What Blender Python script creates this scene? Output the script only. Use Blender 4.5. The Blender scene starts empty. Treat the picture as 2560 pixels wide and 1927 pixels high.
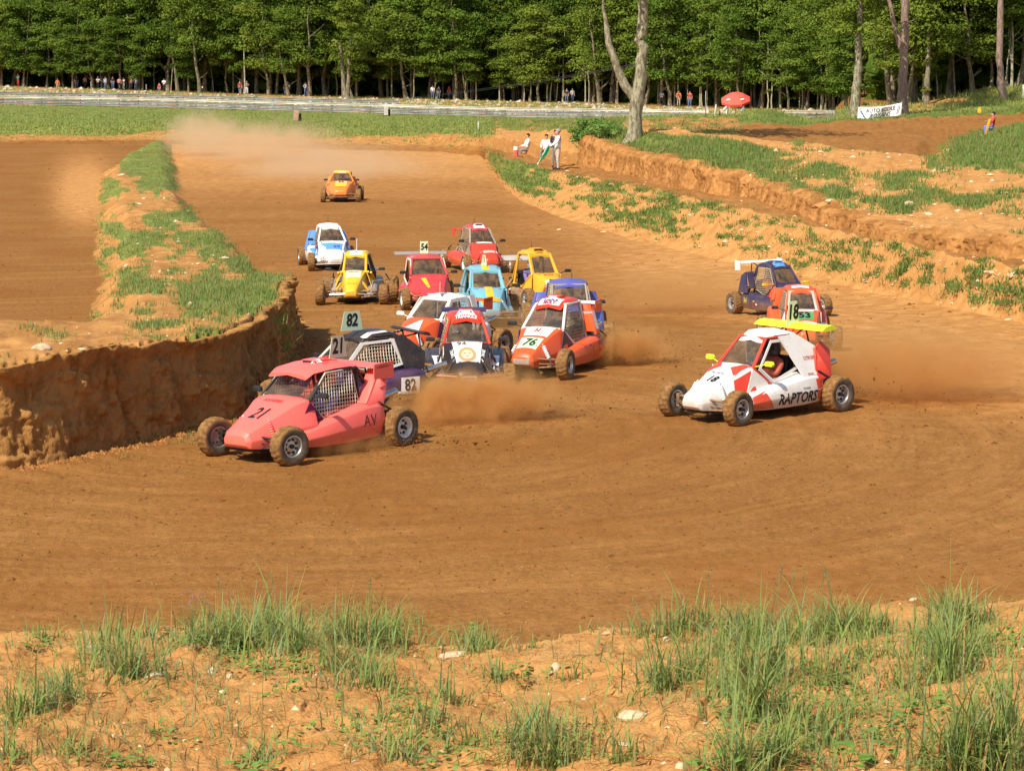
import bpy, bmesh, math, random
import numpy as np
from mathutils import Vector, Matrix
from mathutils.bvhtree import BVHTree
from mathutils.noise import random as _mr
R = math.radians
sc = bpy.context.scene
rng = random.Random(7)
nr = np.random.RandomState(11)

# ---------------------------------------------------------------- camera, sky, sun
F = 6000.0; CH = 5.8; PITCH = math.atan(835 / F)
CP, SP = math.cos(PITCH), math.sin(PITCH)
cam_d = bpy.data.cameras.new('camera'); cam = bpy.data.objects.new('camera', cam_d)
sc.collection.objects.link(cam); sc.camera = cam
cam.location = (0, 0, CH); cam.rotation_euler = (R(90) - PITCH, 0, 0)
cam_d.sensor_width = 36.0; cam_d.lens = F / 2560 * 36.0
cam_d.clip_start = 0.3; cam_d.clip_end = 4000
SUN_ELEV = R(48); SUN_TRAVEL = Vector((0.62, 0.785, 0)).normalized()
w = bpy.data.worlds.new('World'); sc.world = w; w.use_nodes = True
nt = w.node_tree; nt.nodes.clear()
sky = nt.nodes.new('ShaderNodeTexSky'); sky.sky_type = 'NISHITA'; sky.sun_disc = False
sky.sun_elevation = SUN_ELEV
sky.sun_rotation = math.atan2(-SUN_TRAVEL.x, -SUN_TRAVEL.y)
sky.air_density = 1.0; sky.dust_density = 1.6
bg = nt.nodes.new('ShaderNodeBackground'); bg.inputs[1].default_value = 0.11
wo = nt.nodes.new('ShaderNodeOutputWorld')
nt.links.new(sky.outputs[0], bg.inputs[0]); nt.links.new(bg.outputs[0], wo.inputs[0])
sd = bpy.data.lights.new('sun', 'SUN'); sd.energy = 4.6; sd.angle = R(0.5); sd.color = (1.0, 0.93, 0.80)
sun = bpy.data.objects.new('sun', sd); sc.collection.objects.link(sun)
sdir = Vector((SUN_TRAVEL.x * math.cos(SUN_ELEV), SUN_TRAVEL.y * math.cos(SUN_ELEV), -math.sin(SUN_ELEV)))
sun.rotation_euler = sdir.to_track_quat('-Z', 'Y').to_euler()
sc.view_settings.view_transform = 'Standard'; sc.view_settings.look = 'None'
sc.view_settings.exposure = 0.42; sc.view_settings.gamma = 1.0; sc.view_settings.use_curve_mapping = False
try:
    sc.cycles.max_bounces = 8; sc.cycles.volume_bounces = 4; sc.cycles.transparent_max_bounces = 16
    sc.cycles.volume_step_rate = 1.0; sc.cycles.volume_max_steps = 96
except Exception: pass

# ---------------------------------------------------------------- helpers
C = sc.collection
def link(o, parent=None):
    C.objects.link(o)
    if parent is not None: o.parent = parent
    return o
def tag(o, label=None, cat=None, group=None, kind=None):
    if label: o['label'] = label
    if cat: o['category'] = cat
    if group: o['group'] = group
    if kind: o['kind'] = kind
    return o
def thing(name, label, cat, loc=(0, 0, 0), rz=0, group=None):
    o = bpy.data.objects.new(name, None); o.empty_display_size = .2
    C.objects.link(o); o.location = loc; o.rotation_euler = (0, 0, rz)
    return tag(o, label, cat, group)
def add(name, mesh, parent=None, mats=None, loc=None, rot=None):
    o = bpy.data.objects.new(name, mesh)
    if mats and not mesh.materials:
        for m in (mats if isinstance(mats, (list, tuple)) else [mats]): mesh.materials.append(m)
    link(o, parent)
    if loc is not None: o.location = loc
    if rot is not None: o.rotation_euler = rot
    return o
def copy_tree(o, parent=None):
    c = o.copy(); C.objects.link(c); c.parent = parent
    for ch in o.children: copy_tree(ch, c)
    return c

class MB:
    """collects simple solids, builds one mesh"""
    def __init__(s): s.v = []; s.f = []; s.m = []; s.sm = []
    def poly(s, vs, fs, mi=0, smooth=False):
        b = len(s.v); s.v += [tuple(x) for x in vs]
        for f in fs: s.f.append([b + i for i in f]); s.m.append(mi); s.sm.append(smooth)
    def box(s, c, d, rot=None, mi=0):
        hx, hy, hz = d[0] / 2, d[1] / 2, d[2] / 2
        vs = [Vector((x, y, z)) for x in (-hx, hx) for y in (-hy, hy) for z in (-hz, hz)]
        if rot is not None:
            M = rot if isinstance(rot, Matrix) else Matrix.Rotation(rot, 3, 'Z')
            vs = [M @ v for v in vs]
        vs = [v + Vector(c) for v in vs]
        s.poly(vs, [(0, 1, 3, 2), (4, 6, 7, 5), (0, 4, 5, 1), (2, 3, 7, 6), (0, 2, 6, 4), (1, 5, 7, 3)], mi)
    def tube(s, pts, r, n=8, mi=0, cap=True, smooth=True):
        pts = [Vector(p) for p in pts]
        rs = r if isinstance(r, (list, tuple)) else [r] * len(pts)
        rings = []; up0 = None
        for i, p in enumerate(pts):
            t = (pts[min(i + 1, len(pts) - 1)] - pts[max(i - 1, 0)]).normalized()
            if up0 is None: up0 = Vector((0, 0, 1)) if abs(t.z) < .9 else Vector((1, 0, 0))
            a = t.cross(up0).normalized(); b = a.cross(t).normalized(); up0 = b
            rings.append([p + (a * math.cos(k * 2 * math.pi / n) + b * math.sin(k * 2 * math.pi / n)) * rs[i] for k in range(n)])
        vs = [v for rg in rings for v in rg]; fs = []
        for i in range(len(pts) - 1):
            for k in range(n):
                k2 = (k + 1) % n
                fs.append((i * n + k, i * n + k2, (i + 1) * n + k2, (i + 1) * n + k))
        s.poly(vs, fs, mi, smooth)
        if cap:
            s.poly(rings[0], [tuple(range(n))[::-1]], mi); s.poly(rings[-1], [tuple(range(n))], mi)
    def loft(s, secs, mi=0, smooth=True, caps=True):
        n = len(secs[0]); vs = [v for q in secs for v in q]; fs = []
        for i in range(len(secs) - 1):
            for k in range(n):
                k2 = (k + 1) % n
                fs.append((i * n + k, i * n + k2, (i + 1) * n + k2, (i + 1) * n + k))
        if caps: fs.append(tuple(range(n))[::-1]); fs.append(tuple((len(secs) - 1) * n + k for k in range(n)))
        s.poly(vs, fs, mi, smooth)
    def slab(s, pts, th, mi=0):
        """closed polygon given thickness th along its normal"""
        pts = [Vector(p) for p in pts]; nrm = Vector((0, 0, 0))
        for i in range(len(pts)):
            a, b = pts[i], pts[(i + 1) % len(pts)]; nrm += a.cross(b)
        nrm.normalize(); q = [p - nrm * th for p in pts]; n = len(pts)
        s.poly(pts + q, [tuple(range(n)), tuple(range(2 * n - 1, n - 1, -1))] + [(i, n + i, n + (i + 1) % n, (i + 1) % n) for i in range(n)], mi)
    def lathe(s, prof, c, axis='y', n=32, mi=0, smooth=True, close=False):
        rings = []
        for k in range(n):
            a = 2 * math.pi * k / n; rings.append([])
            for (r_, h) in prof:
                x, z = r_ * math.cos(a), r_ * math.sin(a)
                p = (x, h, z) if axis == 'y' else (x, z, h)
                rings[-1].append(Vector(p) + Vector(c))
        m = len(prof); vs = [v for q in rings for v in q]; fs = []
        mm = m if close else m - 1
        for k in range(n):
            k2 = (k + 1) % n
            for i in range(mm):
                i2 = (i + 1) % m
                fs.append((k * m + i, k * m + i2, k2 * m + i2, k2 * m + i))
        s.poly(vs, fs, mi, smooth)
    def mesh(s, name, sharp=35, bevel=0):
        me = bpy.data.meshes.new(name); me.from_pydata([tuple(v) for v in s.v], [], s.f)
        bm = bmesh.new(); bm.from_mesh(me)
        for f, mi, sm in zip(bm.faces, s.m, s.sm): f.material_index = mi; f.smooth = sm
        bmesh.ops.remove_doubles(bm, verts=bm.verts, dist=1e-5)
        bmesh.ops.recalc_face_normals(bm, faces=bm.faces)
        if bevel:
            es = [e for e in bm.edges if len(e.link_faces) == 2 and e.calc_face_angle(0) > R(sharp)]
            if es:
                bmesh.ops.bevel(bm, geom=es, offset=bevel, segments=2, profile=.6, affect='EDGES', clamp_overlap=True)
                for f in bm.faces: f.smooth = True
        for e in bm.edges:
            if len(e.link_faces) == 2 and e.calc_face_angle(0) > R(sharp if not bevel else 50): e.smooth = False
        bm.to_mesh(me); bm.free(); return me
    def build(s, name, mats, parent=None, **k):
        me = s.mesh(name, **k)
        for m in (mats if isinstance(mats, (list, tuple)) else [mats]): me.materials.append(m)
        return add(name, me, parent)

def np_mesh(name, V, Fc, smooth=False):
    """V (n,3) float, Fc (m,k) int with constant k"""
    me = bpy.data.meshes.new(name); V = np.ascontiguousarray(V, dtype=np.float32); Fc = np.ascontiguousarray(Fc, dtype=np.int32)
    m, k = Fc.shape
    me.vertices.add(len(V)); me.vertices.foreach_set('co', V.ravel())
    me.loops.add(m * k); me.loops.foreach_set('vertex_index', Fc.ravel())
    me.polygons.add(m); me.polygons.foreach_set('loop_start', np.arange(m, dtype=np.int32) * k)
    try: me.polygons.foreach_set('loop_total', np.full(m, k, dtype=np.int32))
    except Exception: pass
    me.update(calc_edges=True)
    me.polygons.foreach_set('use_smooth', np.full(m, smooth, dtype=bool))
    return me
def attr(me, name, arr):
    a = me.attributes.new(name, 'FLOAT', 'POINT'); a.data.foreach_set('value', np.ascontiguousarray(arr, dtype=np.float32))

# ---- materials
class N:
    def __init__(s, name):
        s.m = bpy.data.materials.new(name); s.m.use_nodes = True; s.t = s.m.node_tree; s.t.nodes.clear()
        s.out = s.n('ShaderNodeOutputMaterial')
    def n(s, t, **k):
        x = s.t.nodes.new(t)
        for a, b in k.items(): setattr(x, a, b)
        return x
    def l(s, a, b): s.t.links.new(a, b)
    def setv(s, sock, v):
        if hasattr(v, 'node'): s.l(v, sock)
        elif isinstance(v, (tuple, list)) and len(v) == 3 and sock.type == 'RGBA': sock.default_value = (*v, 1)
        else: sock.default_value = v
    def noise(s, scale, detail=4, rough=.55, vec=None, dist=0):
        x = s.n('ShaderNodeTexNoise'); x.inputs['Scale'].default_value = scale; x.inputs['Detail'].default_value = detail
        x.inputs['Roughness'].default_value = rough; x.inputs['Distortion'].default_value = dist
        if vec is not None: s.l(vec, x.inputs['Vector'])
        return x.outputs['Fac']
    def ramp(s, fac, a, b, inv=False):
        x = s.n('ShaderNodeMapRange'); x.interpolation_type = 'SMOOTHSTEP'; s.setv(x.inputs['Value'], fac)
        x.inputs['From Min'].default_value = a; x.inputs['From Max'].default_value = b
        if inv: x.inputs['To Min'].default_value = 1; x.inputs['To Max'].default_value = 0
        return x.outputs['Result']
    def mix(s, f, a, b, mode='MIX'):
        x = s.n('ShaderNodeMix', data_type='RGBA', blend_type=mode)
        s.setv(x.inputs[0], f); s.setv(x.inputs[6], a); s.setv(x.inputs[7], b); return x.outputs[2]
    def math(s, op, a, b=0.0):
        x = s.n('ShaderNodeMath', operation=op); s.setv(x.inputs[0], a); s.setv(x.inputs[1], b); return x.outputs[0]
    def pos(s):
        return s.n('ShaderNodeNewGeometry').outputs['Position']
    def obj(s): return s.n('ShaderNodeTexCoord').outputs['Object']
    def att(s, name): return s.n('ShaderNodeAttribute', attribute_name=name).outputs['Fac']
    def mapping(s, vec, scale=(1, 1, 1), rot=(0, 0, 0)):
        x = s.n('ShaderNodeMapping'); x.inputs['Scale'].default_value = scale; x.inputs['Rotation'].default_value = rot
        s.l(vec, x.inputs['Vector']); return x.outputs[0]
    def bump(s, h, strength=.5, dist=.02, nrm=None):
        x = s.n('ShaderNodeBump'); x.inputs['Strength'].default_value = strength; x.inputs['Distance'].default_value = dist
        s.l(h, x.inputs['Height'])
        if nrm is not None: s.l(nrm, x.inputs['Normal'])
        return x.outputs[0]
    def bsdf(s, col, rough=.8, spec=.3, metal=0, normal=None, coat=0):
        b = s.n('ShaderNodeBsdfPrincipled'); s.setv(b.inputs['Base Color'], col); s.setv(b.inputs['Roughness'], rough)
        b.inputs['Specular IOR Level'].default_value = spec; b.inputs['Metallic'].default_value = metal
        if coat: b.inputs['Coat Weight'].default_value = coat; b.inputs['Coat Roughness'].default_value = .1
        if normal is not None: s.l(normal, b.inputs['Normal'])
        return b.outputs[0]
    def done(s, sh): s.l(sh, s.out.inputs['Surface']); return s.m
_mats = {}
def plain(name, col, rough=.7, spec=.3, metal=0, var=.15, scale=8, bump=0):
    if name in _mats: return _mats[name]
    k = N(name); o = k.obj(); f = k.noise(scale, 3, vec=o)
    c = k.mix(k.ramp(f, .3, .7), tuple(x * (1 - var) for x in col), tuple(min(1, x * (1 + var)) for x in col))
    nrm = k.bump(k.noise(scale * 4, 4, vec=o), bump, .01) if bump else None
    _mats[name] = k.done(k.bsdf(c, rough, spec, metal, nrm)); return _mats[name]
DUST = (.33, .17, .07)
def paint(name, col, dust=.25, rough=.32):
    """vehicle paint with mud spatter and a film of track dust"""
    key = 'paint_' + name
    if key in _mats: return _mats[key]
    k = N(key); o = k.obj()
    n1 = k.noise(3.0, 6, .65, vec=o); n2 = k.noise(38, 3, .6, vec=o)
    film = k.math('MULTIPLY', k.ramp(n1, .35, .8), dust * 1.1)
    sp = k.math('MULTIPLY', k.ramp(n2, .58, .68), k.ramp(n1, .38, .60))
    sp = k.math('MULTIPLY', sp, min(1, dust * 2.4 + .15))
    sx_ = k.n('ShaderNodeSeparateXYZ'); k.l(o, sx_.inputs[0])
    low = k.math('MULTIPLY', k.ramp(k.math('ADD', sx_.outputs['Z'], k.math('MULTIPLY', n1, -.55)), -.12, .22, True), min(.85, .35 + dust * 1.5))   # mud sprayed up from the wheels
    f = k.math('MAXIMUM', k.math('MAXIMUM', film, sp), low)
    c = k.mix(f, col, DUST)
    r_ = k.math('ADD', k.math('MULTIPLY', f, .5), rough)
    _mats[key] = k.done(k.bsdf(c, r_, .45, 0, k.bump(n1, .12, .01), coat=0)); return _mats[key]

# ---- vectorised value noise
_perm = nr.permutation(65536)
def _h(ix, iy, s=0): return _perm[(ix * 73 + iy * 9277 + s * 131 + (_perm[(iy + s * 17) & 65535])) & 65535] / 65535.0
def vnoise(x, y, s=0):
    x = np.asarray(x, dtype=float); y = np.asarray(y, dtype=float)
    x0 = np.floor(x).astype(np.int64); y0 = np.floor(y).astype(np.int64); fx = x - x0; fy = y - y0
    fx = fx * fx * (3 - 2 * fx); fy = fy * fy * (3 - 2 * fy)
    return (_h(x0, y0, s) * (1 - fx) + _h(x0 + 1, y0, s) * fx) * (1 - fy) + (_h(x0, y0 + 1, s) * (1 - fx) + _h(x0 + 1, y0 + 1, s) * fx) * fy
def fbm(x, y, o=4, s=0):
    t = 0; a = .5; n_ = 0
    for i in range(o):
        t = t + a * vnoise(x * 2 ** i + 13.7 * i, y * 2 ** i - 7.1 * i, s + i); n_ += a; a *= .5
    return t / n_
def sstep(x, a, b):
    t = np.clip((x - a) / (b - a), 0, 1); return t * t * (3 - 2 * t)
# ---------------------------------------------------------------- terrain
def ray(px, py):
    v = (px - 1280) / F; u = -(py - 963.5) / F
    return v, CP + u * SP, -SP + u * CP          # dir x, y, z
def px2w(px, py, z):
    dx, dy, dz = ray(px, py); t = (z - CH) / dz; return t * dx, t * dy
def px2z(px, py, Y):
    dx, dy, dz = ray(px, py); t = Y / dy; return CH + t * dz
def w2px(X, Y, Z):
    dz = Z - CH; d = Y * CP - dz * SP; u = Y * SP + dz * CP
    return 1280 + F * X / d, 963.5 - F * u / d

AX = np.concatenate([-np.geomspace(1.3, .26, 22), np.linspace(-.245, .245, 660), np.geomspace(.26, 1.3, 22)])
def curve(pts):
    """pts (px,py,z) -> Y(a), z(a) on AX"""
    P = np.array([(lambda q: (q[0] / q[1], q[1], z))(px2w(px, py, z)) for px, py, z in pts])
    P = P[np.argsort(P[:, 0])]
    return np.interp(AX, P[:, 0], P[:, 1]), np.interp(AX, P[:, 0], P[:, 2])
A_PX = AX * F / (CP) + 1280     # approximate pixel column of every azimuth
def col(xs, vs): return np.interp(A_PX, xs, vs)
def z_of(py_pts, Y):
    """curve given by (px,py) and world Y per column -> z"""
    px = np.array([p[0] for p in py_pts]); py = np.interp(A_PX, px, [p[1] for p in py_pts])
    dx, dy, dz = ray(A_PX, py); return CH + Y / dy * dz

CV = []   # (name, Y, Z, rows up to it)
def cadd(name, Y, Z, rows, lin=False): CV.append((name, np.array(Y), np.array(Z), rows, lin))
one = np.ones_like(AX)
cadd('start', .5 * one, 4.1 * one, 0)
Y, Z = curve([(-600, 2060, 3.15), (600, 2050, 3.2), (1280, 2040, 3.1), (2000, 2050, 3.25), (3000, 2050, 3.3)]); cadd('near', Y, Z, 26)
Y, Z = curve([(-600, 1640, 2.55), (0, 1622, 2.6), (200, 1600, 2.65), (430, 1585, 2.62), (700, 1592, 2.6), (1000, 1605, 2.6), (1280, 1585, 2.62), (1600, 1566, 2.68), (1900, 1555, 2.7), (2200, 1520, 2.78), (2400, 1498, 2.84), (2560, 1482, 2.9), (3000, 1470, 2.95)])
Yc = Y.copy(); cadd('crest', Y, Z, 190)
cadd('lip', Y + .35, Z - .12, 8)
cadd('foot', Y + 2.6, 0.02 + 0 * Z, 20)
cadd('toe', Y + 4.2, 0 * Z, 8)
cadd('flat45', 45 * one, 0 * one, 235)
R1 = curve([(-900, 362, -.6), (0, 360, -.6), (400, 358, -.6), (800, 371, -.6), (1100, 379, -.6), (1200, 388, -.6), (1232, 420, -.6), (1262, 470, -.58), (1300, 500, -.55), (1400, 545, -.5), (1600, 605, -.4), (1800, 650, -.3), (2000, 692, -.2), (2200, 735, -.1), (2400, 778, 0), (2560, 812, 0), (3200, 950, 0)])
y62 = np.minimum(62, R1[0] - 2); cadd('flat62', y62, np.interp(y62, [45, 62], [0, -.42]) * np.clip(col([1400, 2600], [1, .1]), 0, 1), 110)
cadd('R1', R1[0], R1[1], 150)
R2 = curve([(-900, 355, -.45), (0, 354, -.5), (400, 352, -.5), (800, 366, -.5), (1100, 372, -.45), (1200, 378, -.3), (1236, 392, .2), (1290, 402, .45), (1400, 430, .65), (1600, 468, .85), (1800, 510, .95), (2000, 552, 1.0), (2200, 600, 1.02), (2400, 645, 1.05), (2560, 668, 1.1), (3200, 740, 1.1)])
cadd('R2', np.maximum(R2[0], R1[0] + .6), R2[1], 70)
R3 = curve([(-900, 351, -.5), (0, 350, -.5), (800, 360, -.5), (1100, 366, -.4), (1230, 372, 0.), (1300, 384, .3), (1400, 405, .55), (1500, 419, .65), (1715, 471, .78), (1872, 491, .82), (1977, 523, .85), (2082, 562, .85), (2291, 619, .85), (2560, 662, .9), (3200, 735, .9)])
Y3 = np.maximum(R3[0], CV[-1][1] + .7); cadd('R3', Y3, R3[1], 26)
Y4 = Y3 + col([800, 1300, 1500], [6., 2., .5])
z4 = z_of([(-900, 330), (0, 338), (300, 338), (430, 326), (800, 345), (1100, 335), (1200, 340), (1300, 352), (1400, 378), (1450, 374), (1505, 372), (1557, 388), (1662, 413), (1793, 407), (1882, 430), (1924, 455), (2003, 486), (2082, 504), (2187, 546), (2344, 583), (2560, 614), (3200, 680)], Y4)
cadd('R4', Y4, z4, 34, True)
R5 = curve([(-900, 322, .3), (0, 322, .3), (800, 330, .2), (1100, 322, .3), (1230, 325, .4), (1330, 332, .9), (1430, 322, 2.1), (1520, 305, 2.5), (1600, 318, 2.35), (1700, 327, 2.3), (1800, 336, 2.3), (1920, 352, 2.2), (2065, 367, 2.15), (2180, 380, 2.1), (2330, 388, 2.1), (2368, 366, 2.3), (2450, 330, 2.6), (2560, 312, 2.8), (3200, 300, 2.8)])
Y5 = np.maximum(R5[0], Y4 + 1.5); cadd('R5', Y5, R5[1], 60)
cadd('R6', Y5 + 4, R5[1] - col([1200, 1500, 2300, 2400], [.02, .3, .3, .8]), 8)
R6b = curve([(-900, 310, .2), (0, 305, .2), (800, 315, 0), (1230, 312, .2), (1400, 306, 1.6), (1500, 303, 1.9), (1650, 309, 2.0), (1800, 318, 2.0), (1920, 325, 2.0), (2094, 311, 2.0), (2296, 299, 2.0), (2560, 286, 2.1), (3200, 280, 2.1)])
Y6b = np.maximum(R6b[0], Y5 + 8); cadd('R6b', Y6b, R6b[1], 44)
R7 = curve([(-900, 296, 0), (0, 290, 0.), (800, 302, -.2), (1230, 305, -.1), (1450, 303, 1.0), (1640, 296, 1.9), (1850, 294, 2.0), (1885, 279, 2.3), (1930, 278, 2.3), (1970, 293, 2.0), (2010, 307, 1.9), (2060, 309, 1.9), (2110, 300, 2.0), (2296, 290, 2.1), (2560, 272, 2.4), (3200, 260, 2.4)])
Y7 = np.maximum(R7[0], Y6b + 3); cadd('R7', Y7, R7[1], 24)
R8 = curve([(-900, 262, .1), (0, 263, .0), (320, 268, -.2), (640, 277, -.5), (1280, 295, -1), (1570, 299, -1), (1800, 303, -1), (2020, 303, -1), (2085, 302, -1), (2125, 290, 2.0), (2300, 281, 2.1), (2560, 250, 2.8), (3200, 235, 3.0)])
Y8 = np.maximum(R8[0], Y7 + 3); cadd('R8', Y8, R8[1], 30)
R9 = curve([(-900, 208, 1.1), (0, 216, 1.0), (320, 226, .6), (640, 238, .2), (1280, 254, -.4), (1570, 262, -.4), (1800, 272, -.4), (2085, 278, -.3), (2140, 262, 2.3), (2273, 262, 2.4), (2354, 251, 2.8), (2455, 233, 3.3), (2560, 222, 3.6), (3200, 215, 3.8)])
Y9 = np.maximum(R9[0], Y8 + 6); cadd('R9', Y9, R9[1], 22)
cadd('far', Y9 + 250, R9[1] + .5, 10); cadd('horizon', Y9 + 2600, R9[1] + 1, 6)
for i in range(1, len(CV)):
    n_, Y_, Z_, r_, l_ = CV[i]; CV[i] = (n_, np.maximum(Y_, CV[i - 1][1] + .05), Z_, r_, l_)
CN = {c[0]: i for i, c in enumerate(CV)}

# berm on the left
def BP(*pts):
    return [px2w(px, py, z) for px, py, z in pts]
cliff = BP((-1500, 1215, 0), (-500, 1185, 0), (0, 1166, 0), (206, 1125, 0), (361, 1089, 0), (465, 1063, 0), (560, 1045, 0), (625, 1010, 0), (672, 960, 0), (700, 905, 0), (718, 836, 0))
soft = BP((722, 800, 0), (700, 745, -.1), (650, 665, -.3), (575, 608, -.42), (520, 570, -.45), (462, 495, -.5), (442, 420, -.55), (426, 368, -.6), (380, 364, -.6), (325, 388, -.6), (252, 440, -.55), (238, 560, -.45), (232, 700, -.2), (222, 800, 0), (190, 900, 0), (130, 960, 0), (0, 985, 0), (-1500, 1000, 0))
def segd(X, Y, pts):
    d = np.full(X.shape, 1e9)
    for (ax, ay), (bx, by) in zip(pts[:-1], pts[1:]):
        vx, vy = bx - ax, by - ay; t = np.clip(((X - ax) * vx + (Y - ay) * vy) / (vx * vx + vy * vy + 1e-9), 0, 1)
        d = np.minimum(d, np.hypot(X - ax - t * vx, Y - ay - t * vy))
    return d
def inside(X, Y, pts):
    r_ = np.zeros(X.shape, bool); n = len(pts)
    for i in range(n):
        (x1, y1), (x2, y2) = pts[i], pts[(i + 1) % n]
        c = ((y1 > Y) != (y2 > Y)) & (X < (x2 - x1) * (Y - y1) / (y2 - y1 + 1e-12) + x1); r_ ^= c
    return r_
BERM = cliff + soft
def berm(X, Y):
    """height factor 0..1 and top height"""
    h = np.zeros(X.shape); m = (X < -1.5) & (Y > 30) & (Y < 200)
    if m.any():
        x, y = X[m], Y[m]; ins = inside(x, y, BERM); xw = x + (fbm(x * .8, y * .35, 3, 55) - .5) * 1.3 * sstep(y, 38, 42)
        dc = segd(x, y, cliff + [soft[0]]); ds = segd(x, y, soft) + (xw - x) * .6; ds = np.maximum(ds, 0)
        top = np.interp(y, [34, 46, 60, 90, 134], [1.42, 1.35, .85, .6, .45])
        wdt = np.interp(y, [38, 50, 134], [1.8, 1.3, .9])
        f = np.where(ins, np.minimum(sstep(dc, 0.0, .06), sstep(ds / wdt, 0, 1)), 0)
        h[m] = f * top
    return h

def seg_base(X, Y):
    """base height without noise + segment id + fraction"""
    X = np.asarray(X, float); Y = np.asarray(Y, float)
    a = X / Y; z = np.zeros(X.shape); sg = np.zeros(X.shape); 
    prevY = np.interp(a, AX, CV[0][1]); prevZ = np.interp(a, AX, CV[0][2]); z[:] = prevZ
    for i in range(1, len(CV)):
        cy = np.interp(a, AX, CV[i][1]); cz = np.interp(a, AX, CV[i][2])
        m = (Y >= prevY) & (Y < cy); t = (Y - prevY) / np.maximum(cy - prevY, 1e-6)
        tt = t if CV[i][0] in ('near', 'flat45', 'far', 'horizon', 'crest') else t * .4 + .6 * t * t * (3 - 2 * t)
        z = np.where(m, prevZ + (cz - prevZ) * tt, z); sg = np.where(m, i - 1 + t, sg)
        prevY, prevZ = cy, cz
    z = np.where(Y >= prevY, prevZ, z); sg = np.where(Y >= prevY, len(CV) - 1, sg)
    return z, sg
def ground_full(X, Y):
    z, sg = seg_base(X, Y); b = berm(X, Y)
    fore = (sg < CN['toe']).astype(float)
    flat = ((sg >= CN['toe']) & (sg < CN['R1'])).astype(float)
    bank = ((sg >= CN['R1']) & (sg < CN['R7'])).astype(float)
    # foreground bank: lumps, gullies, ledges
    big = fbm(X * .9, Y * .55, 4, 3) - .5
    gul = np.abs(fbm(X * 1.7 + 3, Y * .5, 3, 9) - .5) * 2
    ff = fore * sstep(sg, CN['start'] + .3, CN['near']) 
    ffc = ff * (1 - sstep(sg, CN['lip'], CN['foot']) * .7)
    z = z + ffc * (big * .30 - sstep(.05 - gul, 0, .05) * .03 * sstep(big, .0, .12) + (fbm(X * 5, Y * 5, 4, 21) - .5) * .07 + (np.abs(fbm(X * 10, Y * 9, 3, 27) - .5)) * .05 + (fbm(X * 22, Y * 22, 3, 25) - .5) * .026)
    steps = np.floor(fbm(X * 1.3, Y * 1.1, 3, 40) * 7); fr = fbm(X * 1.3, Y * 1.1, 3, 40) * 7 - steps
    z = z + ffc * (sstep(fr, .6, .98) + steps) * .022 - ffc * .06
    # track
    fl = flat * (1 - np.clip(b, 0, 1))
    Rr = np.hypot(X + 3, Y - 37); An = np.arctan2(X + 3, Y - 37); ruts = (fbm(Rr * 2.3, An * 2.0, 3, 31) - .5) + .5 * (fbm(Rr * 6, An * 5.0, 2, 37) - .5)
    z = z + fl * (ruts * .045 + (fbm(X * .35, Y * .35, 3, 33) - .5) * .10 + (fbm(X * 9, Y * 9, 3, 35) - .5) * .028)
    z = z + b + sstep(b, .1, .5) * ((fbm(X * .9, Y * .9, 4, 51) - .5) * .28 + (fbm(X * 7, Y * 7, 3, 52) - .5) * .05)
    z = z + bank * ((fbm(X * .6, Y * .35, 4, 61) - .5) * .30 * sstep(sg, CN['R1'], CN['R1'] + .6) + (fbm(X * 2.6, Y * 1.6, 4, 62) - .5) * .24)
    far = ((sg >= CN['R7']) & (sg < CN['R9'])).astype(float)
    wl = ((sg >= CN['R3'] - .15) & (sg < CN['R4'] + .1)).astype(float); z = z + wl * (fbm(X * 1.2, Y * .3, 3, 66) - .5) * .5 * sstep(X, 0, 4)
    z = z + far * (fbm(X * .25, Y * .2, 3, 71) - .5) * .25
    return z, sg, b
def gz(x, y): return float(ground_full(np.array([float(x)]), np.array([float(y)]))[0][0])
def at(px, py, lift=0.0):
    """first ground point seen through a pixel"""
    dx, dy, dz = ray(px, py); t = np.geomspace(8, 900, 2600)
    X, Y, Z = dx * t, dy * t, CH + dz * t; g = ground_full(X, Y)[0]
    i = int(np.argmax(Z <= g)); i = max(i, 1) if (Z <= g).any() else len(t) - 1
    a = (Z[i - 1] - g[i - 1]); b_ = (Z[i] - g[i]); k = a / (a - b_ + 1e-9)
    tt = t[i - 1] + (t[i] - t[i - 1]) * k
    x, y = dx * tt, dy * tt; return Vector((x, y, gz(x, y) + lift))
def at_d(px, Y):
    x = (px - 1280) / F * (Y * CP + (CH) * SP); return Vector((x, Y, gz(x, Y)))

# mesh
rowsY = []; rowI = []
for i in range(1, len(CV)):
    n = CV[i][3]; y0, y1 = CV[i - 1][1], CV[i][1]
    for k in range(n):
        t = k / n
        if CV[i][4] or i < 3: rowsY.append(y0 + (y1 - y0) * t)
        else: rowsY.append(1 / (1 / y0 + (1 / y1 - 1 / y0) * t))
rowsY.append(CV[-1][1]); YY = np.array(rowsY); XX = AX[None, :] * YY
nrw, ncl = YY.shape
ZZ, SG, BB = ground_full(XX.ravel(), YY.ravel())
PX, PY = w2px(XX.ravel(), YY.ravel(), ZZ)
def n2(s, sc_, o=4, yx=1.0): return fbm(XX.ravel() * sc_, YY.ravel() * sc_ * yx, o, s)
# grass cover (0..1) and dry pale soil (0..1)
g = np.zeros(PX.shape); dry = np.zeros(PX.shape); ston = np.zeros(PX.shape)
def seg(a, b): return (SG >= CN[a]) & (SG < CN[b])
nb = n2(101, .45, 4); nf = n2(102, 2.2, 3); nc = n2(103, .12, 3)
# foreground
m = seg('start', 'toe'); dry[m] = 1.0
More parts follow.
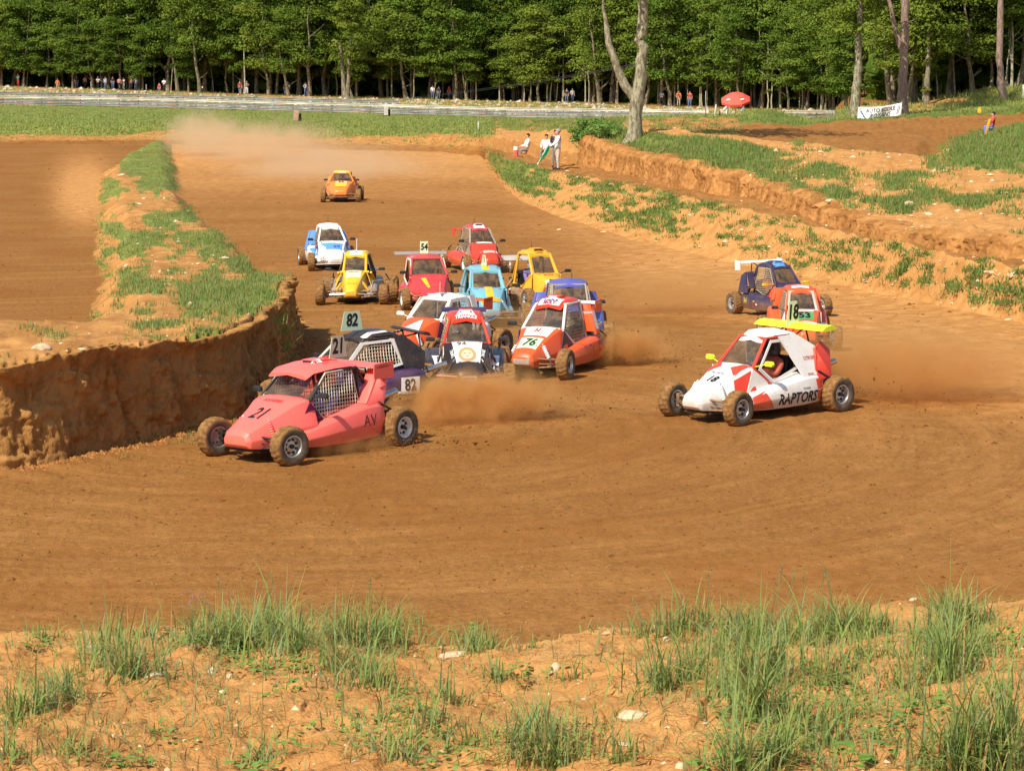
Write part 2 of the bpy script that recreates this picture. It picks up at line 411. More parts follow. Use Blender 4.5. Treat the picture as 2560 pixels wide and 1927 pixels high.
# track
m = seg('toe', 'R1'); dry[m] = (.22 + .25 * (nc - .3) + .5 * sstep(YY.ravel(), 85, 150))[m]
lt = m & (PX < 430) & (PY > 340) & (PY < 900) & (BB < .02)
dry[lt] = (.12 + .75 * np.exp(-((PX - 210) / 85.) ** 2) * np.exp(-((PY - 480) / 95.) ** 2))[lt]
dry[m] += (sstep(PX * .33 - PY + 190, -90, 90) * .38 * sstep(PX, 1150, 1700))[m]
# the berm
mb = BB > .12
dry[mb] = (.62 + .5 * (nf - .5))[mb]
nq = fbm(PX / 55., PY / 30., 4, 141); nq2 = fbm(PX / 14., PY / 7., 3, 142)
gb = sstep(nq + .30 * (nq2 - .5) + .13 * np.exp(-((PX - (430 + (PY - 400) * .42)) / 80.) ** 2) + .09 * (PY < 480) + .055 - .12 * sstep(PY, 740, 800) - .14 * (PX < 300) * (PY > 600), .46, .62)
g[mb] = gb[mb] * .9
m = (BB > .01) & ~mb & (YY.ravel() > 38); g[m] = (sstep(nf + nb, .9, 1.15) * .8)[m]; dry[m] = .5
# right bank
m = seg('R1', 'R2') & (PX > 1215); dry[m] = .75
nose = np.exp(-((PX - 1290) / 75.) ** 2)
nq3 = fbm(PX / 40., PY / 18., 4, 143)
nq3 = nq3 * .45 + .55 * fbm(PX / 17., PY / 8., 3, 145)
gg = sstep(nq3 + .5 * (nq2 - .5) + .28 * nose + .10 * np.exp(-((PX - 1570) / 110.) ** 2) - .02 * (PX > 1700), .55, .66) * sstep(SG - CN['R1'], .12, .35)
g[m] = gg[m] * .8
m = seg('R2', 'R3'); dry[m] = .38; g[m & (PX < 1260)] = .3
m = seg('R3', 'R4'); dry[m] = .55; g[m & (PX < 1230)] = (sstep(nf, .5, .7) * .5)[m & (PX < 1230)]
m = seg('R4', 'R6'); dry[m] = .85
ter = sstep(1985 - PX + 260 * (nf - .5), -30, 60) * sstep(PX, 1430, 1470) * (SG < CN['R5'] - .25 + .5 * (PX < 1560))
band = sstep(fbm(PX / 90., PY / 22., 4, 144) + .35 * (nq2 - .5) + .25 * np.exp(-((PY - (478 + (PX - 2200) * .13)) / 26.) ** 2) - .08, .52, .64)
gg = np.maximum(ter, band * (PX > 1985)); gg = np.maximum(gg, sstep(PX, 2340, 2400) * (PY < 425 + 60 * (nf - .5)) * .95)
gg = np.maximum(gg, (PX < 1232) * 1.0)
g[m] = gg[m] * .95
m = seg('R6', 'R7'); dry[m] = .3; g[m] = np.where((PX < 1235) | ((PX > 1850) & (SG >= CN['R6b'] + .3)), 1, .0)[m]
m = m & (PX > 1240) & (PX < 1850); dry[m] = .55; g[m] = (sstep(nf + .2 * (PX < 1560), .5, .65) * .7)[m]
m = seg('R7', 'R8'); g[m] = 1
m = seg('R8', 'R9'); g[m] = np.where(PX > 2100, .95 - .9 * sstep(n2(105, .3, 3), .6, .7), .55 * sstep(nf, .35, .6) + .2)[m]; dry[m] = .7; ston[m & (PX < 2100)] = 1
m = SG >= CN['R9']; g[m] = .25; dry[m] = .15
idx = np.arange(nrw * ncl).reshape(nrw, ncl)
Fq = np.stack([idx[:-1, :-1].ravel(), idx[:-1, 1:].ravel(), idx[1:, 1:].ravel(), idx[1:, :-1].ravel()], 1)
gme = np_mesh('ground', np.stack([XX.ravel(), YY.ravel(), ZZ], 1), Fq, True)
attr(gme, 'grass', g); attr(gme, 'dry', np.clip(dry, 0, 1)); attr(gme, 'stones', ston)

k = N('soil'); P = k.pos(); ga = k.att('grass'); da = k.att('dry'); sa = k.att('stones')
n1 = k.noise(2.2, 8, .62, vec=P); n2_ = k.noise(14, 6, .6, vec=P); n3 = k.noise(60, 4, .6, vec=P); nL = k.noise(.22, 4, .55, vec=P)
vs = k.n('ShaderNodeVectorMath', operation='SUBTRACT'); k.l(P, vs.inputs[0]); vs.inputs[1].default_value = (-3, 37, 0); sp_ = k.n('ShaderNodeSeparateXYZ'); k.l(vs.outputs[0], sp_.inputs[0])
rr_ = k.math('SQRT', k.math('ADD', k.math('MULTIPLY', sp_.outputs[0], sp_.outputs[0]), k.math('MULTIPLY', sp_.outputs[1], sp_.outputs[1]))); an_ = k.math('ARCTAN2', sp_.outputs[0], sp_.outputs[1])
cb = k.n('ShaderNodeCombineXYZ'); k.l(k.math('MULTIPLY', rr_, 1.7), cb.inputs[0]); k.l(k.math('MULTIPLY', an_, 1.6), cb.inputs[1])
stre = k.noise(1.0, 5, .62, vec=cb.outputs[0])
cb2 = k.n('ShaderNodeCombineXYZ'); k.l(k.math('MULTIPLY', rr_, 6.5), cb2.inputs[0]); k.l(k.math('MULTIPLY', an_, 4.0), cb2.inputs[1]); stre2 = k.noise(1.0, 3, .6, vec=cb2.outputs[0])
damp = k.mix(k.ramp(n2_, .3, .75), (.205, .086, .019), (.325, .148, .039))
damp = k.mix(k.math('MULTIPLY', k.ramp(stre, .45, .68), .4), damp, (.39, .18, .048))
damp = k.mix(k.math('MULTIPLY', k.ramp(stre2, .52, .66), .45), damp, (.19, .07, .014))
damp = k.mix(k.math('MULTIPLY', k.ramp(nL, .45, .62), .55), damp, (.235, .088, .016))
pale = k.mix(k.ramp(n1, .3, .7), (.43, .198, .055), (.56, .285, .095))
pale = k.mix(k.math('MULTIPLY', k.ramp(n3, .56, .66), .35), pale, (.30, .125, .034))
pale = k.mix(k.math('MULTIPLY', k.ramp(n2_, .52, .7), .35), pale, (.34, .14, .034))
dd = k.math('ADD', da, k.math('MULTIPLY', k.math('SUBTRACT', n1, .5), .5))
c = k.mix(k.ramp(dd, .15, .85), damp, pale)
# small pale stones
vo = k.n('ShaderNodeTexVoronoi'); vo.inputs['Scale'].default_value = 9; k.l(P, vo.inputs['Vector'])
speck = k.math('MULTIPLY', k.ramp(vo.outputs['Distance'], .07, .11, True), k.ramp(k.noise(5, 2, vec=P), .55, .6))
c = k.mix(k.math('MULTIPLY', speck, .65), c, (.62, .50, .33))
vo2 = k.n('ShaderNodeTexVoronoi'); vo2.inputs['Scale'].default_value = 2.2; k.l(P, vo2.inputs['Vector'])
sst = k.math('MULTIPLY', k.ramp(vo2.outputs['Distance'], .22, .38, True), k.math('MULTIPLY', sa, k.ramp(k.noise(.8, 2, vec=P), .4, .55)))
c = k.mix(sst, c, (.48, .40, .29))
gcol = k.mix(k.ramp(k.noise(1.1, 5, vec=P), .35, .65), (.12, .18, .04), (.21, .245, .06))
gcol = k.mix(k.ramp(k.noise(.25, 3, vec=P), .4, .65), gcol, (.15, .175, .032))
gm = k.math('MULTIPLY', k.ramp(k.math('ADD', ga, k.math('MULTIPLY', k.math('SUBTRACT', n2_, .5), .9)), .38, .62), .93)
c = k.mix(gm, c, gcol)
hh = k.math('ADD', k.math('MULTIPLY', n2_, .6), k.math('MULTIPLY', n3, .45))
nrm = k.bump(hh, .8, .045)
soil = k.done(k.bsdf(c, .95, .12, 0, nrm))
ground = tag(add('ground', gme, None, soil), kind='structure')

# ---- the cut face of the berm: fissured clay, separate displaced sheet
def resample(pts, step):
    P_ = np.array(pts); L = np.concatenate([[0], np.cumsum(np.hypot(*np.diff(P_, axis=0).T))]); n = int(L[-1] / step)
    s = np.linspace(0, L[-1], n); return np.stack([np.interp(s, L, P_[:, 0]), np.interp(s, L, P_[:, 1])], 1), s
def wall_sheet(name, pts, step, topz, botz, rows, out, mat, amp=1.0, seed=0, back=.35, lip=.10):
    Q, s = resample(pts, step)
    for _ in range(14): Q[1:-1] = (Q[:-2] + Q[2:] + 2 * Q[1:-1]) / 4
    T = np.gradient(Q, axis=0); T /= np.linalg.norm(T, axis=1)[:, None] + 1e-9; NN = np.stack([T[:, 1], -T[:, 0]], 1)   # towards the track
    zt, zb = topz(Q, NN), botz(Q, NN)
    V = []; tt = np.concatenate([np.linspace(0, 1, rows), [1.0 + .05 * j for j in range(1, 5)]])
    for j, t in enumerate(tt):
        tc = min(t, 1.0)
        z = zb + (zt - zb) * tc
        col_ = fbm(s * 1.1 + z * .25, z * .5 + seed, 4, 80 + seed); fis = np.abs(fbm(s * .8 + z * .35 + seed, z * .22, 3, 90 + seed) - .5) * 2
        fine = fbm(s * 6, z * 6, 4, 95 + seed); fine2 = fbm(s * 17, z * 13, 3, 97 + seed)
        o = out + amp * ((col_ - .5) * .20 + (1 - tc) ** 2 * .20 - sstep(.035 - fis, 0, .035) * .12 + (fine - .5) * .09 + (fine2 - .5) * .09 + .03 * sstep(np.abs(fbm(s * 3.4, z * 1.1 + seed, 3, 92) - .5), .02, .10)) + (lip * sstep(np.full(1, tc), .8, 1.0) + 0)
        o = o + amp * .07 * sstep(fbm(s * 2.5, z * 3.0, 3, 99 + seed), .55, .62)
        if t > 1: o = o - (t - 1) * 5 * back; z = zt + .02 - (t - 1) * .5
        V.append(np.stack([Q[:, 0] + NN[:, 0] * o, Q[:, 1] + NN[:, 1] * o, z + (fine - .5) * .05], 1))
    V = np.array(V); nR, nC = V.shape[:2]; I = np.arange(nR * nC).reshape(nR, nC)
    Fq = np.stack([I[:-1, :-1].ravel(), I[:-1, 1:].ravel(), I[1:, 1:].ravel(), I[1:, :-1].ravel()], 1)
    me = np_mesh(name, V.reshape(-1, 3), Fq, True); return tag(add(name, me, None, mat), kind='structure')
k = N('clay'); P = k.pos(); a1 = k.noise(1.6, 8, .65, vec=P, dist=.4); a2 = k.noise(7, 8, .65, vec=k.mapping(P, (1, 1, .6))); a3 = k.noise(40, 5, .6, vec=P)
c = k.mix(k.ramp(a1, .32, .68), (.26, .118, .030), (.44, .215, .064)); c = k.mix(k.math('MULTIPLY', k.ramp(a2, .5, .72), .55), c, (.52, .27, .09))
c = k.mix(k.math('MULTIPLY', k.ramp(a2, .25, .42, True), .6), c, (.15, .062, .015))
clay = k.done(k.bsdf(c, .93, .15, 0, k.bump(k.math('ADD', a2, k.math('MULTIPLY', a3, .4)), .9, .05)))
def tz(Q, NN): return ground_full(Q[:, 0] - NN[:, 0] * .30, Q[:, 1] - NN[:, 1] * .30)[0]
def bz(Q, NN): return np.full(len(Q), -.06) + 0 * Q[:, 0]
wall_sheet('earth_bank', [p for p in cliff[1:]] + [soft[0], soft[1]], .035, tz, bz, 64, .03, clay, 1.0, 1)
# cut wall of the ditch behind the right hand bank
i3 = [i for i in range(len(AX)) if 1462 < A_PX[i] < 2640][::6]
pth = [(AX[i] * CV[CN['R3']][1][i], CV[CN['R3']][1][i]) for i in i3]
k = N('ditch_clay'); P = k.pos(); a1 = k.noise(.9, 7, .65, vec=P); a2 = k.noise(4, 7, .65, vec=k.mapping(P, (1, 1, .5)))
c = k.mix(k.ramp(a1, .34, .66), (.25, .105, .026), (.46, .215, .065)); c = k.mix(k.math('MULTIPLY', k.ramp(a2, .5, .7), .5), c, (.56, .28, .095)); c = k.mix(k.math('MULTIPLY', k.ramp(a2, .28, .44, True), .7), c, (.09, .035, .009))
dclay = k.done(k.bsdf(c, .93, .15, 0, k.bump(a2, .9, .08)))
def tz3(Q, NN): return np.maximum(ground_full(Q[:, 0] - NN[:, 0] * .95, Q[:, 1] - NN[:, 1] * .95)[0], ground_full(Q[:, 0] - NN[:, 0] * .5, Q[:, 1] - NN[:, 1] * .5)[0]) - .03
def bz3(Q, NN): return ground_full(Q[:, 0] + NN[:, 0] * .45, Q[:, 1] + NN[:, 1] * .45)[0] - .08
wall_sheet('ditch_bank', pth, .07, tz3, bz3, 26, .16, dclay, .8, 5, back=1.1, lip=-.22)
# ---------------------------------------------------------------- vegetation
def leafmat(name, c1, c2, scale=.6, trans=.25):
    k = N(name); P = k.pos(); f = k.noise(scale, 3, vec=P); f2 = k.noise(scale * 9, 2, vec=P)
    oi = k.n('ShaderNodeObjectInfo').outputs['Random']
    c = k.mix(k.ramp(f, .35, .65), c1, c2); c = k.mix(k.math('MULTIPLY', k.ramp(f2, .5, .7), .4), c, tuple(x * 1.35 for x in c2))
    c = k.mix(k.math('MULTIPLY', k.ramp(oi, .35, 1.0), .5), c, (c2[0] * 1.25, c2[1] * 1.0, c2[2] * .9)); c = k.mix(k.math('MULTIPLY', k.ramp(oi, .0, .45, True), .5), c, tuple(x * .62 for x in c1))
    d = k.n('ShaderNodeBsdfDiffuse'); k.l(c, d.inputs[0]); t = k.n('ShaderNodeBsdfTranslucent'); k.l(c, t.inputs[0])
    mx = k.n('ShaderNodeMixShader'); mx.inputs[0].default_value = trans; k.l(d.outputs[0], mx.inputs[1]); k.l(t.outputs[0], mx.inputs[2])
    return k.done(mx.outputs[0])
oak_leaf = leafmat('oak_leaf', (.070, .125, .016), (.155, .22, .034), .5)
ivy_leaf = leafmat('ivy_leaf', (.07, .10, .02), (.16, .17, .04), 1.5)
grass_m = leafmat('grass_blade', (.18, .29, .07), (.28, .37, .11), 1.2, .4)
grass_blue = leafmat('grass_blade_blue', (.16, .27, .11), (.26, .35, .17), 2.0, .4)
grass_dry = leafmat('grass_blade_dry', (.30, .22, .08), (.38, .30, .12), 2.0, .3)
weed_m = leafmat('weed_leaf', (.12, .23, .045), (.20, .32, .075), 2.0, .25)
def bark(name, c1, c2, sc_=3):
    k = N(name); o = k.obj(); f = k.noise(sc_, 6, .65, vec=k.mapping(o, (2, 2, .7))); f2 = k.noise(sc_ * 5, 5, .6, vec=k.mapping(o, (1.5, 1.5, .5)))
    c = k.mix(k.ramp(f, .38, .62), c1, c2); c = k.mix(k.math('MULTIPLY', k.ramp(f2, .5, .7), .5), c, tuple(x * .45 for x in c1))
    return k.done(k.bsdf(c, .9, .1, 0, k.bump(f2, .8, .04)))
oak_bark = bark('oak_bark', (.13, .105, .065), (.29, .25, .16)); pine_bark = bark('pine_bark', (.22, .145, .11), (.33, .24, .19))
lichen_bark = bark('lichen_bark', (.16, .125, .08), (.37, .35, .23), 4.5)

def quads(Cn, Nn, size, r, bend=0):
    """leaf quads at centres Cn facing Nn"""
    n = len(Cn); rnd = r.normal(size=(n, 3)); T = np.cross(Nn, rnd); T /= np.linalg.norm(T, axis=1)[:, None] + 1e-9
    B = np.cross(Nn, T); s = (size * r.uniform(.6, 1.35, n))[:, None]
    V = np.stack([Cn - T * s, Cn - B * s * .6, Cn + T * s, Cn + B * s * .6], 1).reshape(-1, 3)
    return V, np.arange(4 * n).reshape(n, 4)
def crown(name, seed, w, h0, h1, blobs, per, size, mat, lean=0, low=.0):
    r = np.random.RandomState(seed); VC = []; VN = []
    for i in range(blobs):
        u = r.uniform(); zc = h0 + (h1 - h0) * u; prof = math.sin(math.pi * min(1, .12 + u * .78)) ** .6
        a = r.uniform(0, 2 * math.pi); rr = w * prof * r.uniform(.35, 1.0)
        c = np.array([math.cos(a) * rr, math.sin(a) * rr, zc]); br = r.uniform(.6, 1.35) * (w / 2.7)
        d = r.normal(size=(per, 3)); d /= np.linalg.norm(d, axis=1)[:, None]; d[:, 2] = np.where(d[:, 2] < -.25, -d[:, 2] * .5, d[:, 2])
        rad = br * (r.uniform(.72, 1.08, per) + .16 * np.sin(d[:, 0] * 7 + i) * np.cos(d[:, 1] * 6 + d[:, 2] * 5))
        VC.append(c + d * rad[:, None] * np.array([1, 1, .78])); nn = d + r.normal(size=(per, 3)) * .55 + np.array([0, 0, .35]); VN.append(nn / np.linalg.norm(nn, axis=1)[:, None])
    V, Q = quads(np.concatenate(VC), np.concatenate(VN), size, r); me = np_mesh(name, V, Q); me.materials.append(mat); return me
def trunk(name, seed, h, r0, mat, limbs=5, bend=.3, h0=3):
    r = random.Random(seed); mb = MB(); pts = []; x = y = 0
    for i in range(7):
        t = i / 6; pts.append((x, y, -.3 + (h + .3) * t)); x += r.uniform(-bend, bend); y += r.uniform(-bend, bend)
    rad = [r0 * (1.35 if i == 0 else 1) * (1 - .8 * i / 6) for i in range(7)]
    mb.tube(pts, rad, 8)
    for k_ in range(limbs):
        z = r.uniform(h0, h * .85); i = int(z / h * 6); b = Vector(pts[min(i, 5)]); a = r.uniform(0, 6.28); L = r.uniform(1.2, 2.6)
        e = b + Vector((math.cos(a) * L, math.sin(a) * L, L * .7)); mb.tube([b, b.lerp(e, .5) + Vector((0, 0, -.1)), e], [r0 * .35, r0 * .22, r0 * .08], 5)
    me = mb.mesh(name); me.materials.append(mat); return me
CR = [crown('oak_crown', 10 + i, 3.2 + .45 * (i % 3), 2.5 + .8 * (i % 3), 12.5 + 1.5 * (i % 3), 54, 210, .15, oak_leaf) for i in range(6)]
TR = [trunk('oak_trunk', 30 + i, 12, .15 + .05 * (i % 3), oak_bark, bend=.45) for i in range(6)]
YC = [crown('young_crown', 60 + i, 1.3, 2.0 + .7 * (i % 2), 7, 15, 110, .13, oak_leaf) for i in range(3)]
young_bark = bark('young_bark', (.30, .26, .17), (.48, .44, .31))
YT = [trunk('young_trunk', 70 + i, 8, .07 + .016 * i, young_bark, 2, .16) for i in range(4)]
def tree(i, x, y, s, first={}, name='oak_tree', lab=None, group=None, crowns=CR, trunks=TR, rzv=None, sz=1.0):
    z = gz(x, y); t = thing(name, lab, 'tree', (x, y, z), rng.uniform(0, 6.28) if rzv is None else rzv, group)
    t.scale = (s, s, s * sz); add('trunk', trunks[i % len(trunks)], t)
    if crowns: add('crown', crowns[i % len(crowns)], t)
    return t
# edge of the wood in world: along curve R9
aR9 = lambda px: float(np.interp((px - 1280) / F * 1.0 / CP, AX, CV[CN['R9']][1]))
L_OAK = 'leafy oak in the dark wood edge behind the far barrier'; G_OAK = 'oaks of the wood behind the track'
L_YNG = 'slim pale trunk standing in the shade of the wood edge'; G_YNG = 'thin young trees along the wood edge'
cnt = 0; px = -260
while px < 2840:
    yb = aR9(px)
    S_ = F / yb; stepm = 3.1 if px < 1950 else 2.6
    for row in range(3):
        if row == 0 and rng.random() < .22: continue
        Yt = yb + .8 + row * 3.6 + rng.uniform(-.6, 1.0); pxx = px + rng.uniform(-.5, .5) * stepm * S_ + row * 17
        X = (pxx - 1280) / F * Yt
        near = px > 1900
        s = rng.uniform(.72, 1.25) * (.80 if near else 1.0)
        tree(rng.randrange(60), X, Yt, s, lab=L_OAK if not near else 'leafy oak in the nearer wood edge above the upper track', group=G_OAK if not near else 'oaks above the upper track', sz=rng.uniform(.85, 1.1) * (.9 if row == 0 else 1.1))
    for q in range(1 if px < 1100 else 4):
        Yt = yb - .3 + rng.uniform(0, 7); pxx = px + rng.uniform(0, stepm * S_); X = (pxx - 1280) / F * Yt
        hascrown = rng.random() < (.55 if px > 1100 else .25)
        tree(rng.randrange(60), X, Yt, rng.uniform(.8, 1.1) * (.8 if px > 1950 else 1), name='young_tree', lab=L_YNG, group=G_YNG, crowns=YC if hascrown else None, trunks=YT)
    px += stepm * S_ * rng.uniform(.75, 1.3)
# deep wood: one mass of foliage behind the edge trees
r = np.random.RandomState(5); VC = []
n = 52000; t = r.uniform(-480, 3100, n); yb = np.interp((t - 1280) / F / CP, AX, CV[CN['R9']][1]); Yd = yb + 11 + 26 * r.uniform(0, 1, n)
bad = (t > 2060) & (t < 2165); yb = np.where(bad, 262, yb); Yd = np.where(bad, yb + 26 * r.uniform(0, 1, n), Yd)
X = (t - 1280) / F * Yd; Zc = np.clip(r.uniform(0, 1, n), 0, 1) * 19; zb = seg_base(X, Yd)[0]
Nn = r.normal(size=(n, 3)); Nn /= np.linalg.norm(Nn, axis=1)[:, None]
V, Q = quads(np.stack([X, Yd, zb + Zc], 1), Nn, .85, r); me = np_mesh('deep_wood', V, Q); me.materials.append(oak_leaf)
tag(add('deep_wood', me), 'dense dark wood filling the background behind the edge oaks', 'woodland', kind='stuff')
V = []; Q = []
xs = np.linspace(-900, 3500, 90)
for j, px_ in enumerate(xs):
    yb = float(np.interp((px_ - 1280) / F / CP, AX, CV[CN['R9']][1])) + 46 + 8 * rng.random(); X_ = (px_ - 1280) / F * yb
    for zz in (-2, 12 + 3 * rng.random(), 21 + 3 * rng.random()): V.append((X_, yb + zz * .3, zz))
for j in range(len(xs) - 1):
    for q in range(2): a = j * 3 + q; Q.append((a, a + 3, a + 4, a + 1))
me = np_mesh('wood_shade_sheet', np.array(V), np.array(Q)); me.materials.append(plain('painted_wood_shade', (.03, .04, .012), .95, .1, var=.5, scale=.8))  # dark backing sheet; the inner shade of the wood is put into its colour
tag(add('wood_shade_backing', me), kind='structure')

# individual trees
def bigtree(name, lab, px, py, limbs, mat, crown_me=None, crown_loc=None, extra=None, n=12):
    b = at(px, py); t = thing(name, lab, 'tree', b); mb = MB()
    S_ = F / b.y
    for pts in limbs:   # list of (dpx, py, radius_m, dy)
        P_ = [Vector(((q[0] - px) / S_, q[3] if len(q) > 3 else 0, px2z(q[0], q[1], b.y) - b.z)) for q in pts]
        rs = [q[2] for q in pts]
        # add small irregularities
        PP = []; RR = []
        for i in range(len(P_) - 1):
            m_ = max(2, int((P_[i + 1] - P_[i]).length / .45))
            for j in range(m_):
                u = j / m_; PP.append(P_[i].lerp(P_[i + 1], u) + Vector((rng.uniform(-.04, .04), rng.uniform(-.04, .04), 0))); RR.append((rs[i] + (rs[i + 1] - rs[i]) * u) * rng.uniform(.93, 1.08))
        PP.append(P_[-1]); RR.append(rs[-1]); mb.tube(PP, RR, n)
    mb.build('trunk', mat, t)
    return t, b
def free_crown(t, name, seed, loc, w, h, blobs, per, size, mat):
    me = crown(name, seed, w, 0, h, blobs, per, size, mat); return add(name, me, t, None, loc)
ft, fb = bigtree('forked_tree', 'bare grey forked tree trunk splitting into two limbs, on the grassy bank', 1582, 352,
    [[(1580, 366, .50), (1584, 345, .36), (1587, 310, .30), (1590, 268, .29), (1592, 240, .32)],
     [(1592, 250, .24), (1574, 232, .20), (1560, 208, .19), (1540, 165, .17), (1524, 115, .15), (1513, 60, .11), (1508, 22, .06), (1505, -20, .04)],
     [(1594, 250, .28), (1600, 190, .27), (1603, 150, .24), (1607, 120, .21), (1592, 100, .16), (1604, 88, .19), (1608, 40, .17), (1604, -30, .14), (1608, -130, .12), (1620, -260, .06)],
     [(1594, 100, .10), (1596, 30, .07), (1598, -60, .05)]], lichen_bark)
free_crown(ft, 'crown', 201, (.9, 0, 7.4), 4.0, 5.5, 56, 190, .10, oak_leaf)
free_crown(ft, 'crown', 205, (-2.0, 1.0, 6.6), 1.3, 2.0, 6, 150, .09, oak_leaf)
t, b = bigtree('pine_tree', 'tall brown pine trunk with a second limb forking left, right of the white banner', 2255, 287,
    [[(2258, 290, .34), (2255, 240, .29), (2256, 160, .26), (2258, 60, .24), (2252, -60, .22), (2250, -250, .18)],
     [(2256, 130, .22), (2240, 95, .17), (2230, 60, .13), (2222, 20, .12), (2208, -30, .1), (2190, -120, .07)],
     [(2262, 158, .04), (2280, 135, .02)], [(2262, 128, .04), (2278, 116, .02)], [(2262, 58, .04), (2282, 50, .02)]], pine_bark)
free_crown(t, 'crown', 202, (0, 0, 9.5), 3.0, 4.5, 26, 160, .11, oak_leaf)
t, b = bigtree('pine_tree', 'slender brown leaning pine trunk near the right edge of the photo', 2512, 250,
    [[(2512, 252, .30), (2502, 210, .24), (2496, 150, .21), (2497, 80, .20), (2494, 0, .18), (2492, -200, .14)]], pine_bark)
free_crown(t, 'crown', 203, (0, 0, 8.5), 2.8, 4.5, 26, 160, .11, oak_leaf)
t, b = bigtree('oak_tree', 'thick pale ivy clad trunk at the left end of the white banner', 2140, 292,
    [[(2136, 295, .34), (2140, 220, .26), (2143, 140, .22), (2144, 80, .17), (2146, 10, .13), (2150, -120, .1)]], lichen_bark)
free_crown(t, 'ivy', 204, (.42, -.1, .3), .28, 3.2, 12, 110, .06, ivy_leaf); free_crown(t, 'crown', 206, (0, 0, 4.2), 1.9, 6.5, 30, 150, .12, oak_leaf)
t, b = bigtree('oak_tree', 'ivy wrapped trunk standing right of the big pine', 2316, 262,
    [[(2314, 265, .22), (2317, 220, .18), (2318, 150, .15), (2320, 60, .1)]], oak_bark)
free_crown(t, 'ivy', 207, (0, -.15, .5), .34, 2.6, 12, 110, .07, ivy_leaf); free_crown(t, 'crown', 208, (.4, 0, 3.0), 1.9, 6.5, 30, 150, .12, oak_leaf)
t, b = bigtree('oak_tree', 'twin pale trunk oak at the wood edge above the guardrail', 866, 247,
    [[(866, 250, .55), (860, 215, .30), (857, 160, .24), (850, 110, .2), (835, 100, .1)], [(868, 240, .3), (872, 200, .24), (872, 150, .2), (880, 90, .15)]], oak_bark)
free_crown(t, 'crown', 209, (.3, 0, 3.6), 2.4, 9, 46, 150, .15, oak_leaf)

# ---- low vegetation scattered over the ground (blades from the ground's own cover)
PXg = PX.reshape(nrw, ncl); 
def scatter_pts(mask, n, seed):
    r = np.random.RandomState(seed); wgt = np.where(mask, np.maximum(g, 0), 0); dxp = np.abs(np.gradient(PX.reshape(nrw, ncl), axis=1)).ravel(); dyp = np.abs(np.gradient(PY.reshape(nrw, ncl), axis=0)).ravel()
    wgt = wgt * np.clip(dxp, 0, 6) * np.clip(dyp, .3, 6) * ((PX > -250) & (PX < 2810)); c = np.cumsum(wgt); i = np.searchsorted(c, r.uniform(0, c[-1], n))
    X = XX.ravel()[i]; Y = YY.ravel()[i]; S_ = F / Y; X = X + r.uniform(-2.5, 2.5, n) / S_; Y = Y + r.uniform(-.5, .5, n) * dyp[i] * Y * Y / F / 5.8
    Z = ground_full(X, Y)[0]; return X, Y, Z, r
def blades(X, Y, Z, r, per, h, wd, spread, name, mats, frac=(1,), lean=.45):
    n = len(X); k_ = n * per; bx = np.repeat(X, per) + r.normal(size=k_) * np.repeat(spread * np.ones(n), per); by = np.repeat(Y, per) + r.normal(size=k_) * np.repeat(spread * np.ones(n), per)
    bz = np.repeat(Z, per) - .01; hh = np.repeat(h * np.ones(n), per) * r.uniform(.5, 1.2, k_); a = r.uniform(0, 6.28, k_); la = r.uniform(0, 6.28, k_); ln = r.uniform(0, lean, k_) * hh
    w_ = np.repeat(wd * np.ones(n), per) * r.uniform(.6, 1.3, k_); cx, cy = np.cos(a) * w_, np.sin(a) * w_
    V = np.stack([np.stack([bx - cx, by - cy, bz], 1), np.stack([bx + cx, by + cy, bz], 1), np.stack([bx + np.cos(la) * ln, by + np.sin(la) * ln, bz + hh], 1)], 1).reshape(-1, 3)
    me = np_mesh(name, V, np.arange(3 * k_).reshape(k_, 3))
    for m in mats: me.materials.append(m)
    if len(mats) > 1:
        me.polygons.foreach_set('material_index', np.random.RandomState(3).choice(len(mats), k_, p=frac).astype(np.int32))
    return me
mk = (SG >= CN['toe']) & (SG < CN['R1']) & (BB > .03)
X, Y, Z, r = scatter_pts(mk, 4600, 1)
tag(add('berm_grass', blades(X, Y, Z, r, 9, .10, .012, .10, 'berm_grass', [grass_m, grass_dry], (.68, .32))), 'sparse green grass growing along the top of the left berm', 'grass', kind='stuff')
mk = (SG >= CN['R1']) & (SG < CN['R3']) & (PX > 1210)
X, Y, Z, r = scatter_pts(mk, 3000, 2)
tag(add('bank_weeds', blades(X, Y, Z, r, 8, .13, .018, .13, 'bank_weeds', [weed_m, grass_m, grass_dry], (.50, .28, .22), 1.1)), 'low weeds dotted over the inner bank of the bend', 'weeds', kind='stuff')
mk = (SG >= CN['R3']) & (SG < CN['R7']) & (PX > 1230)
X, Y, Z, r = scatter_pts(mk, 9000, 3)
tag(add('terrace_grass', blades(X, Y, Z, r, 8, .18, .02, .16, 'terrace_grass', [grass_m, weed_m, grass_dry], (.52, .22, .26), .7)), 'tufted grass covering the raised terrace right of the forked tree', 'grass', kind='stuff')
mk = (SG >= CN['R3']) & (SG < CN['R8']) & ((PX < 1235) | (SG >= CN['R7']))
X, Y, Z, r = scatter_pts(mk, 9000, 4)
tag(add('field_grass', blades(X, Y, Z, r, 6, .15, .05, .4, 'field_grass', [grass_m, grass_dry], (.9, .1), .9)), 'flat green grass field in front of the far guardrail', 'grass', kind='stuff')
mk = (SG >= CN['R8']) & (SG < CN['R9'] + .02)
X, Y, Z, r = scatter_pts(mk, 4000, 5)
tag(add('verge_grass', blades(X, Y, Z, r, 6, .3, .04, .4, 'verge_grass', [grass_m, grass_dry], (.75, .25), .9)), 'rough grass along the foot of the wood', 'grass', kind='stuff')

